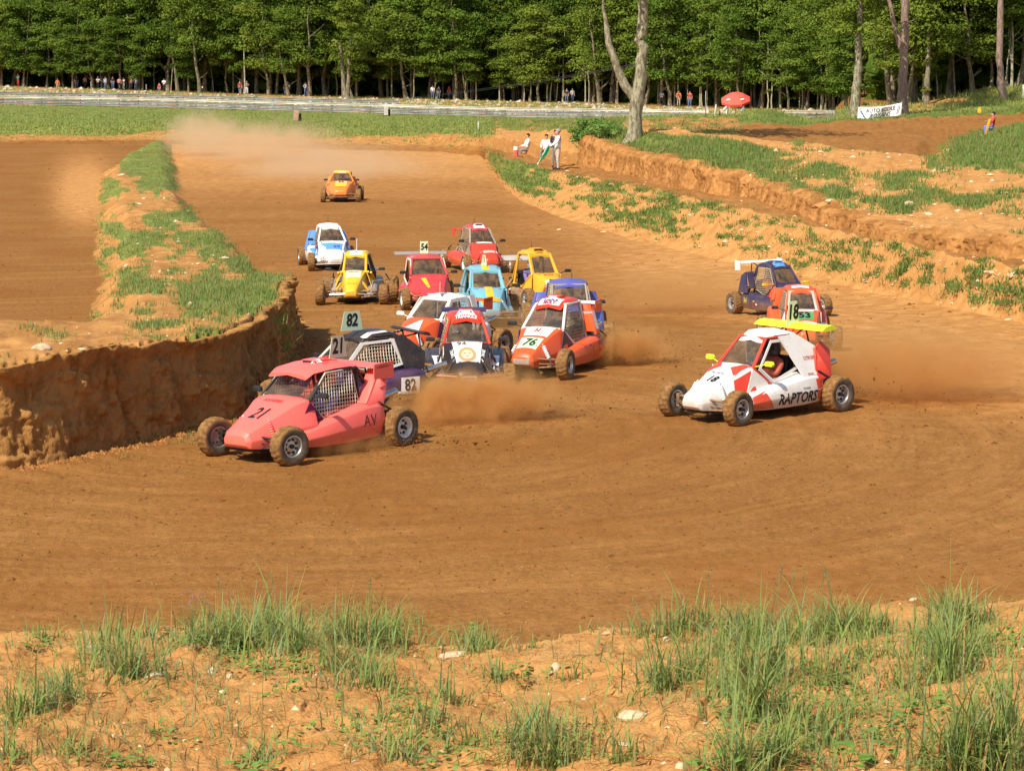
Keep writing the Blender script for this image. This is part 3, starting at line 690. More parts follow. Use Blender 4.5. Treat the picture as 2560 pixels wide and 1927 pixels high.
# bush at the left end of the ditch wall, grass spilling over the berm corner
def shrub(name, lab, px, py, w, h, blobs, per, size, mat, seed):
    b = at(px, py); t = thing(name, lab, 'shrub', b); me = crown('foliage', seed, w, 0.05, h, blobs, per, size, mat); add('foliage', me, t); mb = MB()
    for i in range(4): mb.tube([(0, 0, -.1), (rng.uniform(-.3, .3) * w, rng.uniform(-.3, .3) * w, h * .6)], [.03, .012], 5)
    mb.build('stems', oak_bark, t); return t
shrub('bush', 'dark green bush hanging over the left end of the ditch wall', 1470, 360, .85, 1.15, 22, 200, .055, weed_m, 401)
shrub('bush', 'low scrub in the shade between the hanging bush and the forked tree', 1525, 345, .9, .6, 14, 160, .05, weed_m, 402)
def spill(name, lab, spots, seed, h, mats):
    r = np.random.RandomState(seed); X = []; Y = []; Z = []
    for px, py, z, n_, s_ in spots:
        for _ in range(n_):
            zz = z + r.normal() * .12; x, y = px2w(px + r.normal() * s_, py + r.normal() * s_ * .8, zz); X.append(x); Y.append(y); Z.append(zz)
    return tag(add(name, blades(np.array(X), np.array(Y), np.array(Z), r, 12, h, .011, .06, name, mats, (.6, .4), 1.2)), lab, 'grass', kind='stuff')
spill('corner_grass', 'fresh green grass hanging down the right corner of the cut berm', [(682, 770, 1.05, 16, 9), (692, 800, .9, 22, 9), (700, 835, .6, 20, 8), (706, 870, .35, 16, 8), (710, 900, .15, 8, 8), (672, 750, 1.2, 14, 9)], 44, .24, [grass_m, weed_m])
# ---- loose stones, clods
def rocks(X, Y, Z, S, r, name, mat, flat=.6):
    n = len(X); base = np.array([(1, 0, 0), (-1, 0, 0), (0, 1, 0), (0, -1, 0), (0, 0, 1), (0, 0, -1)], float); fc = np.array([(0, 2, 4), (2, 1, 4), (1, 3, 4), (3, 0, 4), (2, 0, 5), (1, 2, 5), (3, 1, 5), (0, 3, 5)])
    V = base[None] * r.uniform(.55, 1.2, (n, 6, 1)) * S[:, None, None]; V[:, :, 2] *= flat; a = r.uniform(0, 6.28, n); ca, sa_ = np.cos(a)[:, None], np.sin(a)[:, None]
    x, y = V[:, :, 0] * ca - V[:, :, 1] * sa_, V[:, :, 0] * sa_ + V[:, :, 1] * ca
    x = x + X[:, None]; y = y + Y[:, None]; z = V[:, :, 2] + Z[:, None]
    me = np_mesh(name, np.stack([x, y, z], 2).reshape(-1, 3), (fc[None] + 6 * np.arange(n)[:, None, None]).reshape(-1, 3)); me.materials.append(mat); return me
def scatter_mask(mask, n, seed, wt=None):
    global g
    gs = g; g = np.where(mask, 1.0 if wt is None else wt, 0); o = scatter_pts(mask, n, seed); g = gs; return o
clod_m = plain('clod', (.17, .07, .018), .95, .1, var=.3, scale=12); stone_m = plain('limestone', (.55, .42, .26), .9, .15, var=.25, scale=6, bump=.4)
mk = (SG >= CN['toe']) & (SG < CN['R1']) & (BB < .02); X, Y, Z, r = scatter_mask(mk, 24000, 6, np.where(YY.ravel() < 40, 1.6, .7))
tag(add('track_clods', rocks(X, Y, Z, np.random.RandomState(8).gamma(2, .007, 24000) * np.clip(Y / 40, .7, 1.6), r, 'track_clods', clod_m)), 'crumbs of brown earth scattered over the dirt track', 'dirt clods', kind='stuff')
mk = (SG >= CN['R1'] + .05) & (SG < CN['R6']) & (PX > 1300) | (SG > CN['toe']) & (SG < CN['R1']) & (BB > .3) | (SG < CN['crest'] + 1)
wt = np.where((SG > CN['R4']) & (PX > 1980), 2.6, np.where(SG < CN['toe'], .3, 1))
X, Y, Z, r = scatter_mask(mk, 2600, 9, wt)
tag(add('pale_gravel', rocks(X, Y, Z, np.random.RandomState(9).gamma(1.5, .022, 2600) * np.where(Y < 20, .22, np.clip(Y / 60, .5, 1.3)), r, 'pale_gravel', stone_m)), 'small pale stones strewn over the banks', 'gravel', kind='stuff')
mk = (SG >= CN['R8'] + .15) & (SG < CN['R9']) & (PX < 2060); X, Y, Z, r = scatter_mask(mk, 3800, 10)
rub_m = plain('rubble', (.42, .35, .26), .9, .1, var=.35, scale=2)
tag(add('rubble', rocks(X, Y, Z, np.random.RandomState(10).gamma(2.5, .075, 3800), r, 'rubble', rub_m)), 'broken stone rubble on the embankment behind the guardrail', 'rubble', kind='stuff')
mk = None
Qc, sc_ = resample([p for p in cliff[1:]], .02); r = np.random.RandomState(12); ii = np.clip(r.randint(0, 60, 2600) * len(Qc) // 60 + r.normal(size=2600) * 30, 0, len(Qc) - 1).astype(int); Tn = np.gradient(Qc, axis=0); Tn /= np.linalg.norm(Tn, axis=1)[:, None]
off = .20 + np.abs(r.normal(size=2600)) * .20; X = Qc[ii, 0] + Tn[ii, 1] * off; Y = Qc[ii, 1] - Tn[ii, 0] * off; Z = ground_full(X, Y)[0]
tag(add('fallen_clods', rocks(X, Y, Z, np.clip(r.gamma(2, .018, 2600), .008, .055), r, 'fallen_clods', plain('clay_clod', (.30, .13, .038), .95, .1, var=.3, scale=9), .8)), 'crumbled clay heaped along the foot of the cut bank', 'dirt clods', kind='stuff')
# ---------------------------------------------------------------- foreground grass (tall blades) and weeds
def strip_blades(bx, by, bz, hh, wd, az, lean, seg_=4):
    """curved tapering grass blades"""
    n = len(bx); V = np.zeros((n, seg_ + 1, 2, 3)); px_, py_ = -np.sin(az), np.cos(az)
    for j in range(seg_ + 1):
        t = j / seg_; out = lean * hh * t ** 2.0; up = hh * (t - .35 * np.clip(lean, 0, 2) * t ** 2.4)
        cx = bx + np.cos(az) * out; cy = by + np.sin(az) * out; cz = bz + up; w_ = wd * (1 - t ** 1.8) * .5 + .0004
        V[:, j, 0] = np.stack([cx - px_ * w_, cy - py_ * w_, cz], 1); V[:, j, 1] = np.stack([cx + px_ * w_, cy + py_ * w_, cz], 1)
    base = np.arange(n)[:, None] * (seg_ + 1) * 2; Q = []
    for j in range(seg_): Q.append(np.concatenate([base + 2 * j, base + 2 * j + 1, base + 2 * j + 3, base + 2 * j + 2], 1))
    return V.reshape(-1, 3), np.stack(Q, 1).reshape(-1, 4)
# (px, py, spread px, height m, number)
tufts = [(100, 1770, 60, .26, 90), (40, 1790, 50, .24, 60), (165, 1740, 40, .24, 50), (285, 1665, 55, .30, 150), (250, 1640, 50, .24, 60), (330, 1690, 45, .24, 110), (350, 1590, 50, .18, 50),
         (505, 1600, 55, .24, 130), (560, 1615, 60, .24, 140), (640, 1620, 60, .26, 160), (700, 1610, 60, .27, 150), (740, 1625, 45, .22, 110), (600, 1580, 80, .2, 140), (690, 1560, 80, .2, 120),
         (840, 1670, 35, .26, 80), (900, 1605, 60, .25, 120), (960, 1600, 60, .26, 140), (1000, 1590, 45, .2, 80), (860, 1600, 60, .28, 100), (930, 1710, 60, .24, 80), (900, 1690, 40, .2, 60),
         (1175, 1610, 55, .25, 110), (1200, 1625, 45, .2, 80), (640, 1590, 90, .30, 60), (900, 1575, 90, .32, 50), (1010, 1560, 50, .28, 30),
         (1655, 1720, 40, .34, 80), (1720, 1700, 40, .28, 60), (1790, 1640, 60, .22, 90), (1810, 1740, 45, .24, 80), (1870, 1720, 45, .40, 120), (1900, 1790, 45, .36, 130), (1930, 1700, 50, .30, 90), (1850, 1600, 70, .26, 120),
         (1900, 1590, 70, .28, 120), (1960, 1610, 60, .28, 110), (2080, 1710, 45, .24, 90), (2100, 1600, 60, .30, 150), (2060, 1590, 60, .26, 100), (2130, 1590, 50, .24, 90), (2190, 1590, 45, .22, 90), (2170, 1640, 60, .2, 70),
         (2370, 1690, 45, .36, 170), (2400, 1560, 70, .24, 190), (2380, 1590, 60, .2, 150), (2430, 1640, 60, .2, 130), (2340, 1640, 60, .24, 120), (2370, 1520, 40, .18, 80),
         (2060, 1860, 60, .2, 90), (2010, 1830, 60, .2, 70), (2120, 1800, 60, .18, 60), (1350, 1900, 40, .34, 110), (1320, 1860, 40, .28, 70), (1400, 1910, 40, .26, 60), (1240, 1700, 40, .16, 40),
         (1430, 1700, 25, .16, 22), (1560, 1900, 40, .22, 40), (2400, 1920, 60, .34, 160), (2500, 1920, 70, .40, 260), (2450, 1880, 50, .26, 90), (1950, 1900, 60, .24, 90), (1850, 1930, 60, .3, 90), (1000, 1890, 50, .2, 50),
         (1120, 1750, 40, .2, 40), (1080, 1820, 60, .18, 50), (1180, 1860, 60, .18, 50), (960, 1800, 60, .18, 50), (180, 1880, 60, .18, 40), (640, 1900, 50, .16, 40), (30, 1900, 50, .16, 40), (1320, 1620, 40, .1, 30), (2250, 1720, 50, .2, 50), (2300, 1760, 60, .18, 50),
         (120, 1600, 50, .12, 40), (1480, 1575, 40, .1, 20), (1590, 1590, 40, .16, 24), (1640, 1580, 40, .24, 40), (1690, 1570, 60, .22, 60), (1750, 1570, 60, .26, 80)]
r = np.random.RandomState(21); B = {0: [], 1: [], 2: []}
for (px_, py_, sp, h_, n_) in tufts:
    c = at(px_, py_); S_ = F / c.y; n_ = int(n_ * 1.5)
    ss = r.choice([.35, .8, 1.5], n_, p=[.3, .4, .3]); x = c.x + r.normal(size=n_) * sp / S_ * ss; y = c.y + r.normal(size=n_) * sp / S_ * ss * 1.2
    z = ground_full(x, y)[0] - .015; hh = h_ * .92 * np.where(r.uniform(size=n_) < .08, 1.5, 1) * r.uniform(.25, 1.2, n_) / (.8 + .35 * ss); az = r.uniform(0, 6.28, n_); lean = np.abs(r.normal(size=n_)) * .8 + .05
    wd = r.uniform(.004, .011, n_)
    kd = r.choice(3, n_, p=[.22, .60, .18])
    for q in range(3):
        m = kd == q; B[q].append(np.stack([x[m], y[m], z[m], hh[m], wd[m], az[m], lean[m]]))
# a sparse cover of single blades over the bank
cs = [at(r.uniform(-60, 2620), r.uniform(1600, 1930)) for _ in range(420)]
for c in cs:
    n_ = r.randint(2, 9); x = c.x + r.normal(size=n_) * .05; y = c.y + r.normal(size=n_) * .05; z = ground_full(x, y)[0] - .01
    B[r.choice([0, 1, 2], p=[.4, .35, .25])].append(np.stack([x, y, z, r.uniform(.04, .16, n_), r.uniform(.003, .007, n_), r.uniform(0, 6.28, n_), r.uniform(.2, 1.2, n_)]))
VV = []; QQ = []; MI = []; off_ = 0
for q in range(3):
    A_ = np.concatenate(B[q], 1); V, Q = strip_blades(*A_); VV.append(V); QQ.append(Q + off_); MI.append(np.full(len(Q), q)); off_ += len(V)
# litter: dry stems and roots lying on the soil
for _ in range(150):
    c = at(r.uniform(-40, 2600), r.uniform(1610, 1925)); n_ = r.randint(1, 4); x = c.x + r.normal(size=n_) * .04; y = c.y + r.normal(size=n_) * .04; z = ground_full(x, y)[0] + .004
    V, Q = strip_blades(x, y, z, r.uniform(.05, .14, n_), r.uniform(.002, .004, n_), r.uniform(0, 6.28, n_), r.uniform(2.5, 6.0, n_)); V[:, 2] = np.maximum(V[:, 2], z.min()); VV.append(V); QQ.append(Q + off_); MI.append(np.full(len(Q), 2)); off_ += len(V)
# a few tall stems with seed heads
me = np_mesh('tall_grass', np.concatenate(VV), np.concatenate(QQ)); [me.materials.append(m) for m in (grass_blue, grass_m, grass_dry)]
me.polygons.foreach_set('material_index', np.concatenate(MI).astype(np.int32))
tag(add('tall_grass', me), 'long thin green grass blades along the crest of the near bank', 'grass', kind='stuff')
# seed heads on stems
mb = MB()
for (px_, py_, h_, lx) in [(915, 1600, .34, .03), (1100, 1600, .02, 0), (1960, 1600, .38, .06), (1930, 1640, .46, .05), (2080, 1600, .36, -.03), (655, 1905, .42, .01), (560, 1590, .3, -.03), (1190, 1600, .34, .08), (1770, 1590, .34, .0), (2030, 1610, .38, .07), (700, 1600, .36, -.05), (2000, 1585, .36, .02), (1640, 1750, .42, -.1)]:
    if h_ < .1: continue
    b = at(px_, py_); P_ = [b + Vector((lx * t * t, .02 * t, h_ * t)) for t in (0, .25, .5, .75, 1)]; mb.tube(P_, [.002, .0018, .0016, .0013, .001], 4)
    for j in range(14):
        t = .78 + .22 * j / 13; p = b + Vector((lx * t * t, .02 * t, h_ * t)); d = Vector((rng.uniform(-1, 1), rng.uniform(-1, 1), 1.2)).normalized() * .016; mb.tube([p, p + d], [.0022, .0004], 3)
o = mb.build('seed_heads', grass_blue); tag(o, 'thin flowering grass stems rising above the near bank crest', 'grass', kind='stuff')
# broad leaved weeds: flat lobed leaves on the bank
def leaf_mesh(cs, r, name, mat):
    V = []; Fc = []
    for (c, n_, L, up) in cs:
        for i in range(n_):
            a = r.uniform(0, 6.28); l = L * r.uniform(.5, 1.1); w_ = l * r.uniform(.28, .42); e = r.uniform(.1, up); st = np.array([c[0] + r.normal() * L * .9, c[1] + r.normal() * L * 1.1]); z0 = c[2] + r.uniform(.0, .045)
            d = np.array([math.cos(a), math.sin(a)]); p = np.array([-d[1], d[0]]); b = len(V)
            for (t, s_) in ((0, 0), (.35, 1), (.35, -1), (.75, .8), (.75, -.8), (1, 0)):
                q = st + d * l * t + p * w_ * s_; V.append((q[0], q[1], z0 + e * l * (t - .6 * t * t) + abs(s_) * .15 * w_))
            Fc += [(b, b + 2, b + 1), (b + 1, b + 2, b + 4), (b + 1, b + 4, b + 3), (b + 3, b + 4, b + 5)]
    me = np_mesh(name, np.array(V), np.array(Fc)); me.materials.append(mat); return me
wl = [(620, 1660, 90, 120, .035), (720, 1680, 70, 90, .035), (560, 1600, 80, 130, .035), (470, 1590, 60, 90, .03), (650, 1600, 90, 120, .035), (740, 1720, 25, 14, .04), (1000, 1740, 60, 60, .03), (1060, 1800, 70, 60, .03), (900, 1850, 60, 40, .03), (300, 1910, 40, 30, .04), (650, 1915, 45, 30, .05), (80, 1610, 30, 20, .04), (110, 1590, 30, 30, .03),
      (1160, 1590, 35, 24, .06), (1190, 1580, 20, 8, .08), (1770, 1560, 60, 60, .03), (1850, 1850, 70, 80, .03), (1950, 1760, 60, 60, .03), (2080, 1790, 80, 100, .035), (2200, 1840, 80, 100, .035), (2240, 1780, 60, 80, .03), (2130, 1740, 60, 60, .03), (2420, 1640, 90, 160, .03), (2290, 1600, 60, 90, .03), (2470, 1720, 60, 80, .03), (2500, 1610, 40, 50, .03), (1330, 1690, 40, 26, .04), (1280, 1680, 30, 24, .04), (2150, 1890, 40, 16, .07), (1760, 1910, 40, 14, .06), (2030, 1700, 50, 40, .03), (560, 1745, 40, 30, .025), (840, 1760, 12, 12, .04), (1000, 1850, 90, 90, .035), (1120, 1900, 80, 60, .035), (740, 1850, 60, 40, .03), (1960, 1880, 90, 110, .035), (2080, 1700, 80, 90, .03), (1840, 1780, 70, 80, .03), (2350, 1780, 80, 80, .03), (420, 1840, 60, 40, .03), (1420, 1850, 60, 40, .03)]
cs = []
for (px_, py_, sp, n_, L) in wl:
    for j in range(max(1, n_ // 6)):
        c = at(px_ + r.normal() * sp * .5, py_ + r.normal() * sp * .28); cs.append((c, 6, L, .9))
tag(add('ground_weeds', leaf_mesh(cs, r, 'ground_weeds', weed_m)), 'low leafy weeds creeping over the near sandy bank', 'weeds', kind='stuff')
# pink flowers / yellow flower
mb = MB()
for j in range(26):
    b = at(480 + r.normal() * 14, 1560 + r.normal() * 8); p = b + Vector((0, 0, .14 + r.uniform(0, .06))); mb.tube([b, p], [.001, .001], 3); mb.tube([p, p + Vector((0, 0, .012))], [.004, .002], 5, mi=1)
tag(mb.build('flowering_herb', [grass_m, plain('mauve_petal', (.42, .16, .30), .7)]), 'small mauve flowered herb in the grass on the crest', 'wildflowers', kind='stuff')
# stones one can pick out on the near bank
def stone(px_, py_, w_, d_, h_, lab, seed, name='stone', grp=None, rz=0):
    r_ = random.Random(seed); bm = bmesh.new(); bmesh.ops.create_icosphere(bm, subdivisions=2, radius=.5)
    for v in bm.verts:
        n_ = fbm(np.array([v.co.x * 2.3 + seed]), np.array([v.co.y * 2.3 + v.co.z * 1.7]), 3, seed)[0]
        v.co *= .75 + .5 * n_; v.co.x *= w_; v.co.y *= d_; v.co.z *= h_
    for f in bm.faces: f.smooth = False
    me = bpy.data.meshes.new(name); bm.to_mesh(me); bm.free(); c = at(px_, py_); o = add(name, me, None, stone_m, (c.x, c.y, c.z + h_ * .05), (r_.uniform(-.2, .2), r_.uniform(-.2, .2), rz)); tag(o, lab, 'stone', grp); return o
for i, a_ in enumerate([
    (1140, 1640, .20, .07, .05, 'long flat cream stone on the near bank crest below the middle grass tuft'),
    (385, 1690, .09, .06, .04, 'angular cream stone right of the left grass tuft'),
    (525, 1683, .05, .04, .03, 'small cream stone under the left grass clump, beside a smaller one'),
    (575, 1692, .04, .04, .03, 'smaller of two cream stones below the left grass clump'),
    (555, 1730, .04, .03, .025, 'tiny cream stone on bare sand below the grass clump'),
    (1388, 1676, .055, .04, .07, 'upright cream stone in the bare sand of the centre bank'),
    (1580, 1792, .12, .07, .05, 'tilted cream slab on the sand right of the centre'),
    (1560, 1860, .06, .04, .02, 'thin cream flake just below the tilted slab'),
    (1700, 1920, .035, .03, .045, 'small oval stone at the bottom edge of the photo'),
    (1644, 1568, .05, .03, .035, 'small white stone at the crest left of the big grass clump'),
    (1665, 1602, .04, .03, .05, 'square white stone below the crest left of the big grass clump'),
    (1525, 1583, .08, .03, .02, 'thin long stone lying on the crest right of centre'),
    (2282, 1500, .11, .06, .05, 'large pale stone on the crest near the right grass clump'),
    (2440, 1818, .04, .04, .05, 'small pale stone between the right hand weeds'),
    (230, 1617, .06, .04, .02, 'flat pale stone behind the left grass tuft'),
    (105, 873, .30, .22, .16, 'cream boulder lying on top of the cut berm'),
    (205, 882, .14, .08, .05, 'small flat stone beside the boulder on the berm'),
    (420, 712, .22, .14, .06, 'pale stone on the grassy berm slope'),
    (372, 802, .12, .1, .05, 'small pale stone near the rim of the berm'),
    (302, 438, .35, .2, .1, 'pale stone at the far top of the berm'),
    (2275, 512, .35, .25, .22, 'largest white stone on the terrace above the right bank'),
    (2322, 537, .28, .2, .12, 'white stone just right of the largest one on the terrace'),
    (2480, 683, .45, .12, .09, 'long white stone on the crest of the right bank'),
    (2532, 688, .3, .2, .14, 'blocky white stone right of the long one on the bank'),
    (2120, 660, .2, .14, .12, 'white stone on the slope below the weeds of the right bank'),
    (2385, 712, .16, .1, .08, 'small white stone on the lower slope of the right bank'),
    (2075, 503, .3, .2, .12, 'white stone perched on the rim of the ditch wall'),
    (1508, 580, .25, .12, .05, 'white stone at the track edge under the inner bank'),
    (1398, 575, .2, .14, .08, 'white stone lying on the track edge left of the bank weeds'),
    (2520, 800, .2, .1, .05, 'flat pale stone on the dirt near the right edge')]):
    stone(*a_, i + 3, rz=rng.uniform(-.6, .6))
# ---------------------------------------------------------------- racing buggies
W_ = (.80, .79, .75)
rubber = plain('tyre_sidewall', (.11, .088, .066), .85, .2, var=.3, scale=9); tread = plain('muddy_tread', (.22, .115, .042), .95, .1, var=.35, scale=14, bump=.5)
steel = plain('rim_steel', (.62, .60, .56), .35, .5, metal=.7, var=.12); white_rim = plain('white_rim', (.78, .75, .68), .5, .4, var=.12); dark = plain('black_metal', (.025, .023, .022), .5, .4, var=.3); mudmetal = plain('muddy_steel', (.26, .16, .085), .8, .3, var=.35, scale=10)
seatm = plain('seat_black', (.03, .03, .035), .8, .2); chrome = plain('polished_pipe', (.7, .66, .6), .25, .5, metal=.9); netw = plain('net_cream', (.66, .60, .46), .9, .1); netd = plain('net_dusty', (.42, .33, .22), .9, .1); netb = plain('net_dark', (.10, .08, .06), .9, .1)
black_ink = plain('black_ink', (.012, .012, .014), .5, .3, var=.05); green_ink = plain('green_ink', (.01, .07, .03), .5); red_ink = plain('red_ink', (.45, .02, .02), .5); white_ink = plain('white_ink', (.82, .82, .80), .5); gold_ink = plain('gold_ink', (.55, .42, .06), .5); blue_ink = plain('blue_ink', (.06, .09, .42), .5)
plate_g = paint('plate_green', (.50, .66, .48), .12); plate_y = paint('plate_pale', (.70, .80, .52), .12)
def screen_mat():
    k = N('dusty_screen'); o = k.obj(); f = k.ramp(k.noise(5, 4, vec=o), .3, .75)
    d = k.bsdf(k.mix(f, (.05, .04, .03), (.20, .125, .065)), .35, .6); t = k.n('ShaderNodeBsdfTransparent'); mx = k.n('ShaderNodeMixShader')
    k.setv(mx.inputs[0], k.math('ADD', k.math('MULTIPLY', f, .25), .42)); k.l(t.outputs[0], mx.inputs[1]); k.l(d, mx.inputs[2]); return k.done(mx.outputs[0])
screen = screen_mat(); tintm = None
def tint_mat():
    k = N('violet_perspex'); d = k.bsdf((.10, .03, .14), .15, .6); t = k.n('ShaderNodeBsdfTransparent'); t.inputs[0].default_value = (.55, .35, .62, 1); mx = k.n('ShaderNodeMixShader'); mx.inputs[0].default_value = .55
    k.l(t.outputs[0], mx.inputs[1]); k.l(d, mx.inputs[2]); return k.done(mx.outputs[0])
tintm = tint_mat()

_wheels = {}
def wheel_meshes(kind):
    if kind in _wheels: return _wheels[kind]
    r_, w_ = (.272, .20) if kind[0] == 'f' else (.283, .27); rr = .150
    prof = [(rr, -w_ * .44), (rr + .03, -w_ * .5), (r_ - .045, -w_ * .52), (r_ - .014, -w_ * .47), (r_, -w_ * .36), (r_ + .003, 0), (r_, w_ * .36), (r_ - .014, w_ * .47), (r_ - .045, w_ * .52), (rr + .03, w_ * .5), (rr, w_ * .44)]
    mb = MB(); n = 44; mb.lathe(prof, (0, 0, 0), n=n)
    m = len(prof); V = [Vector(v) for v in mb.v]
    for k_ in range(n):
        for i in range(3, 8):
            q = 1 + (.014 if (k_ + (i > 5)) % 2 else -.010); v = V[k_ * m + i]; V[k_ * m + i] = Vector((v.x * q, v.y, v.z * q))
    mb.v = [tuple(v) for v in V]
    for i, f in enumerate(mb.f):
        if i % (m - 1) in (3, 4, 5, 6): mb.m[i] = 1; mb.sm[i] = False
        if i % (m - 1) in (2, 7): mb.m[i] = 1
    ty = mb.mesh('tyre', sharp=80); ty.materials.append(rubber); ty.materials.append(tread)
    rm = white_rim if kind[1] == 'w' else steel
    mb = MB(); hw = w_ * .44
    mb.lathe([(rr + .004, hw), (rr - .012, hw + .002), (rr - .02, hw * .75), (.118, hw * .35), (.10, hw * .30), (.045, hw * .45), (.0, hw * .47)], (0, 0, 0), n=28)
    mb.lathe([(rr + .004, -hw), (rr - .012, -hw), (rr - .02, 0), (.118, hw * .33), (.0, hw * .28)], (0, 0, 0), n=28)
    mb.lathe([(.032, hw * .45), (.032, hw * .85), (0, hw * .87)], (0, 0, 0), n=14, mi=1)
    for k_ in range(8):
        a = k_ * math.pi / 4; M = Matrix.Rotation(-a, 3, 'Y'); mb.box(M @ Vector((.092, hw * .42, 0)), (.030, .02, .036), M, mi=1)
    ri = mb.mesh('rim', sharp=40); ri.materials.append(rm); ri.materials.append(dark); _wheels[kind] = (ty, ri); return ty, ri

def sec(x, wt, zt, wb, zb, zm=None, crown_=.02):
    zm = zm if zm is not None else zb + (zt - zb) * .45; wm = max(wb, wt) + .015
    pts = [(0, zt + crown_), (wt * .6, zt + crown_ * .6), (wt, zt - .02), (wm, zm), (wb, zb)]
    return [Vector((x, y, z)) for y, z in pts] + [Vector((x, -y, z)) for y, z in pts[::-1][:-1]]
def clipline(poly, a, b, vert):
    """intersect convex polygon (x,z) with line x=a (vert) or z=a"""
    hits = []
    for (x1, z1), (x2, z2) in zip(poly, poly[1:] + poly[:1]):
        p, q = (x1, x2) if vert else (z1, z2)
        if (p - a) * (q - a) < 0: t = (a - p) / (q - p); hits.append(z1 + (z2 - z1) * t if vert else x1 + (x2 - x1) * t)
    return (min(hits), max(hits)) if len(hits) >= 2 else None
def text_mesh(s, size, bold=0, shear=0):
    cu = bpy.data.curves.new('txt', 'FONT'); cu.body = s; cu.size = size; cu.align_x = 'CENTER'; cu.align_y = 'CENTER'; cu.offset = bold * size; cu.shear = shear; cu.resolution_u = 2
    o = bpy.data.objects.new('txt', cu); C.objects.link(o); dg = bpy.context.evaluated_depsgraph_get(); me = bpy.data.meshes.new_from_object(o.evaluated_get(dg)); bpy.data.objects.remove(o); bpy.data.curves.remove(cu)
    me.materials.clear(); return me
def grid_mesh(c4, n=6):
    me = bpy.data.meshes.new('sticker'); V = []; Fc = []
    (a, b, c_, d) = [Vector((*p, 0)) for p in c4]
    for i in range(n + 1):
        for j in range(n + 1): u, v = i / n, j / n; V.append(tuple(a.lerp(b, u).lerp(d.lerp(c_, u), v)))
    for i in range(n):
        for j in range(n): q = i * (n + 1) + j; Fc.append((q, q + n + 1, q + n + 2, q + 1))
    me.from_pydata(V, [], Fc); return me
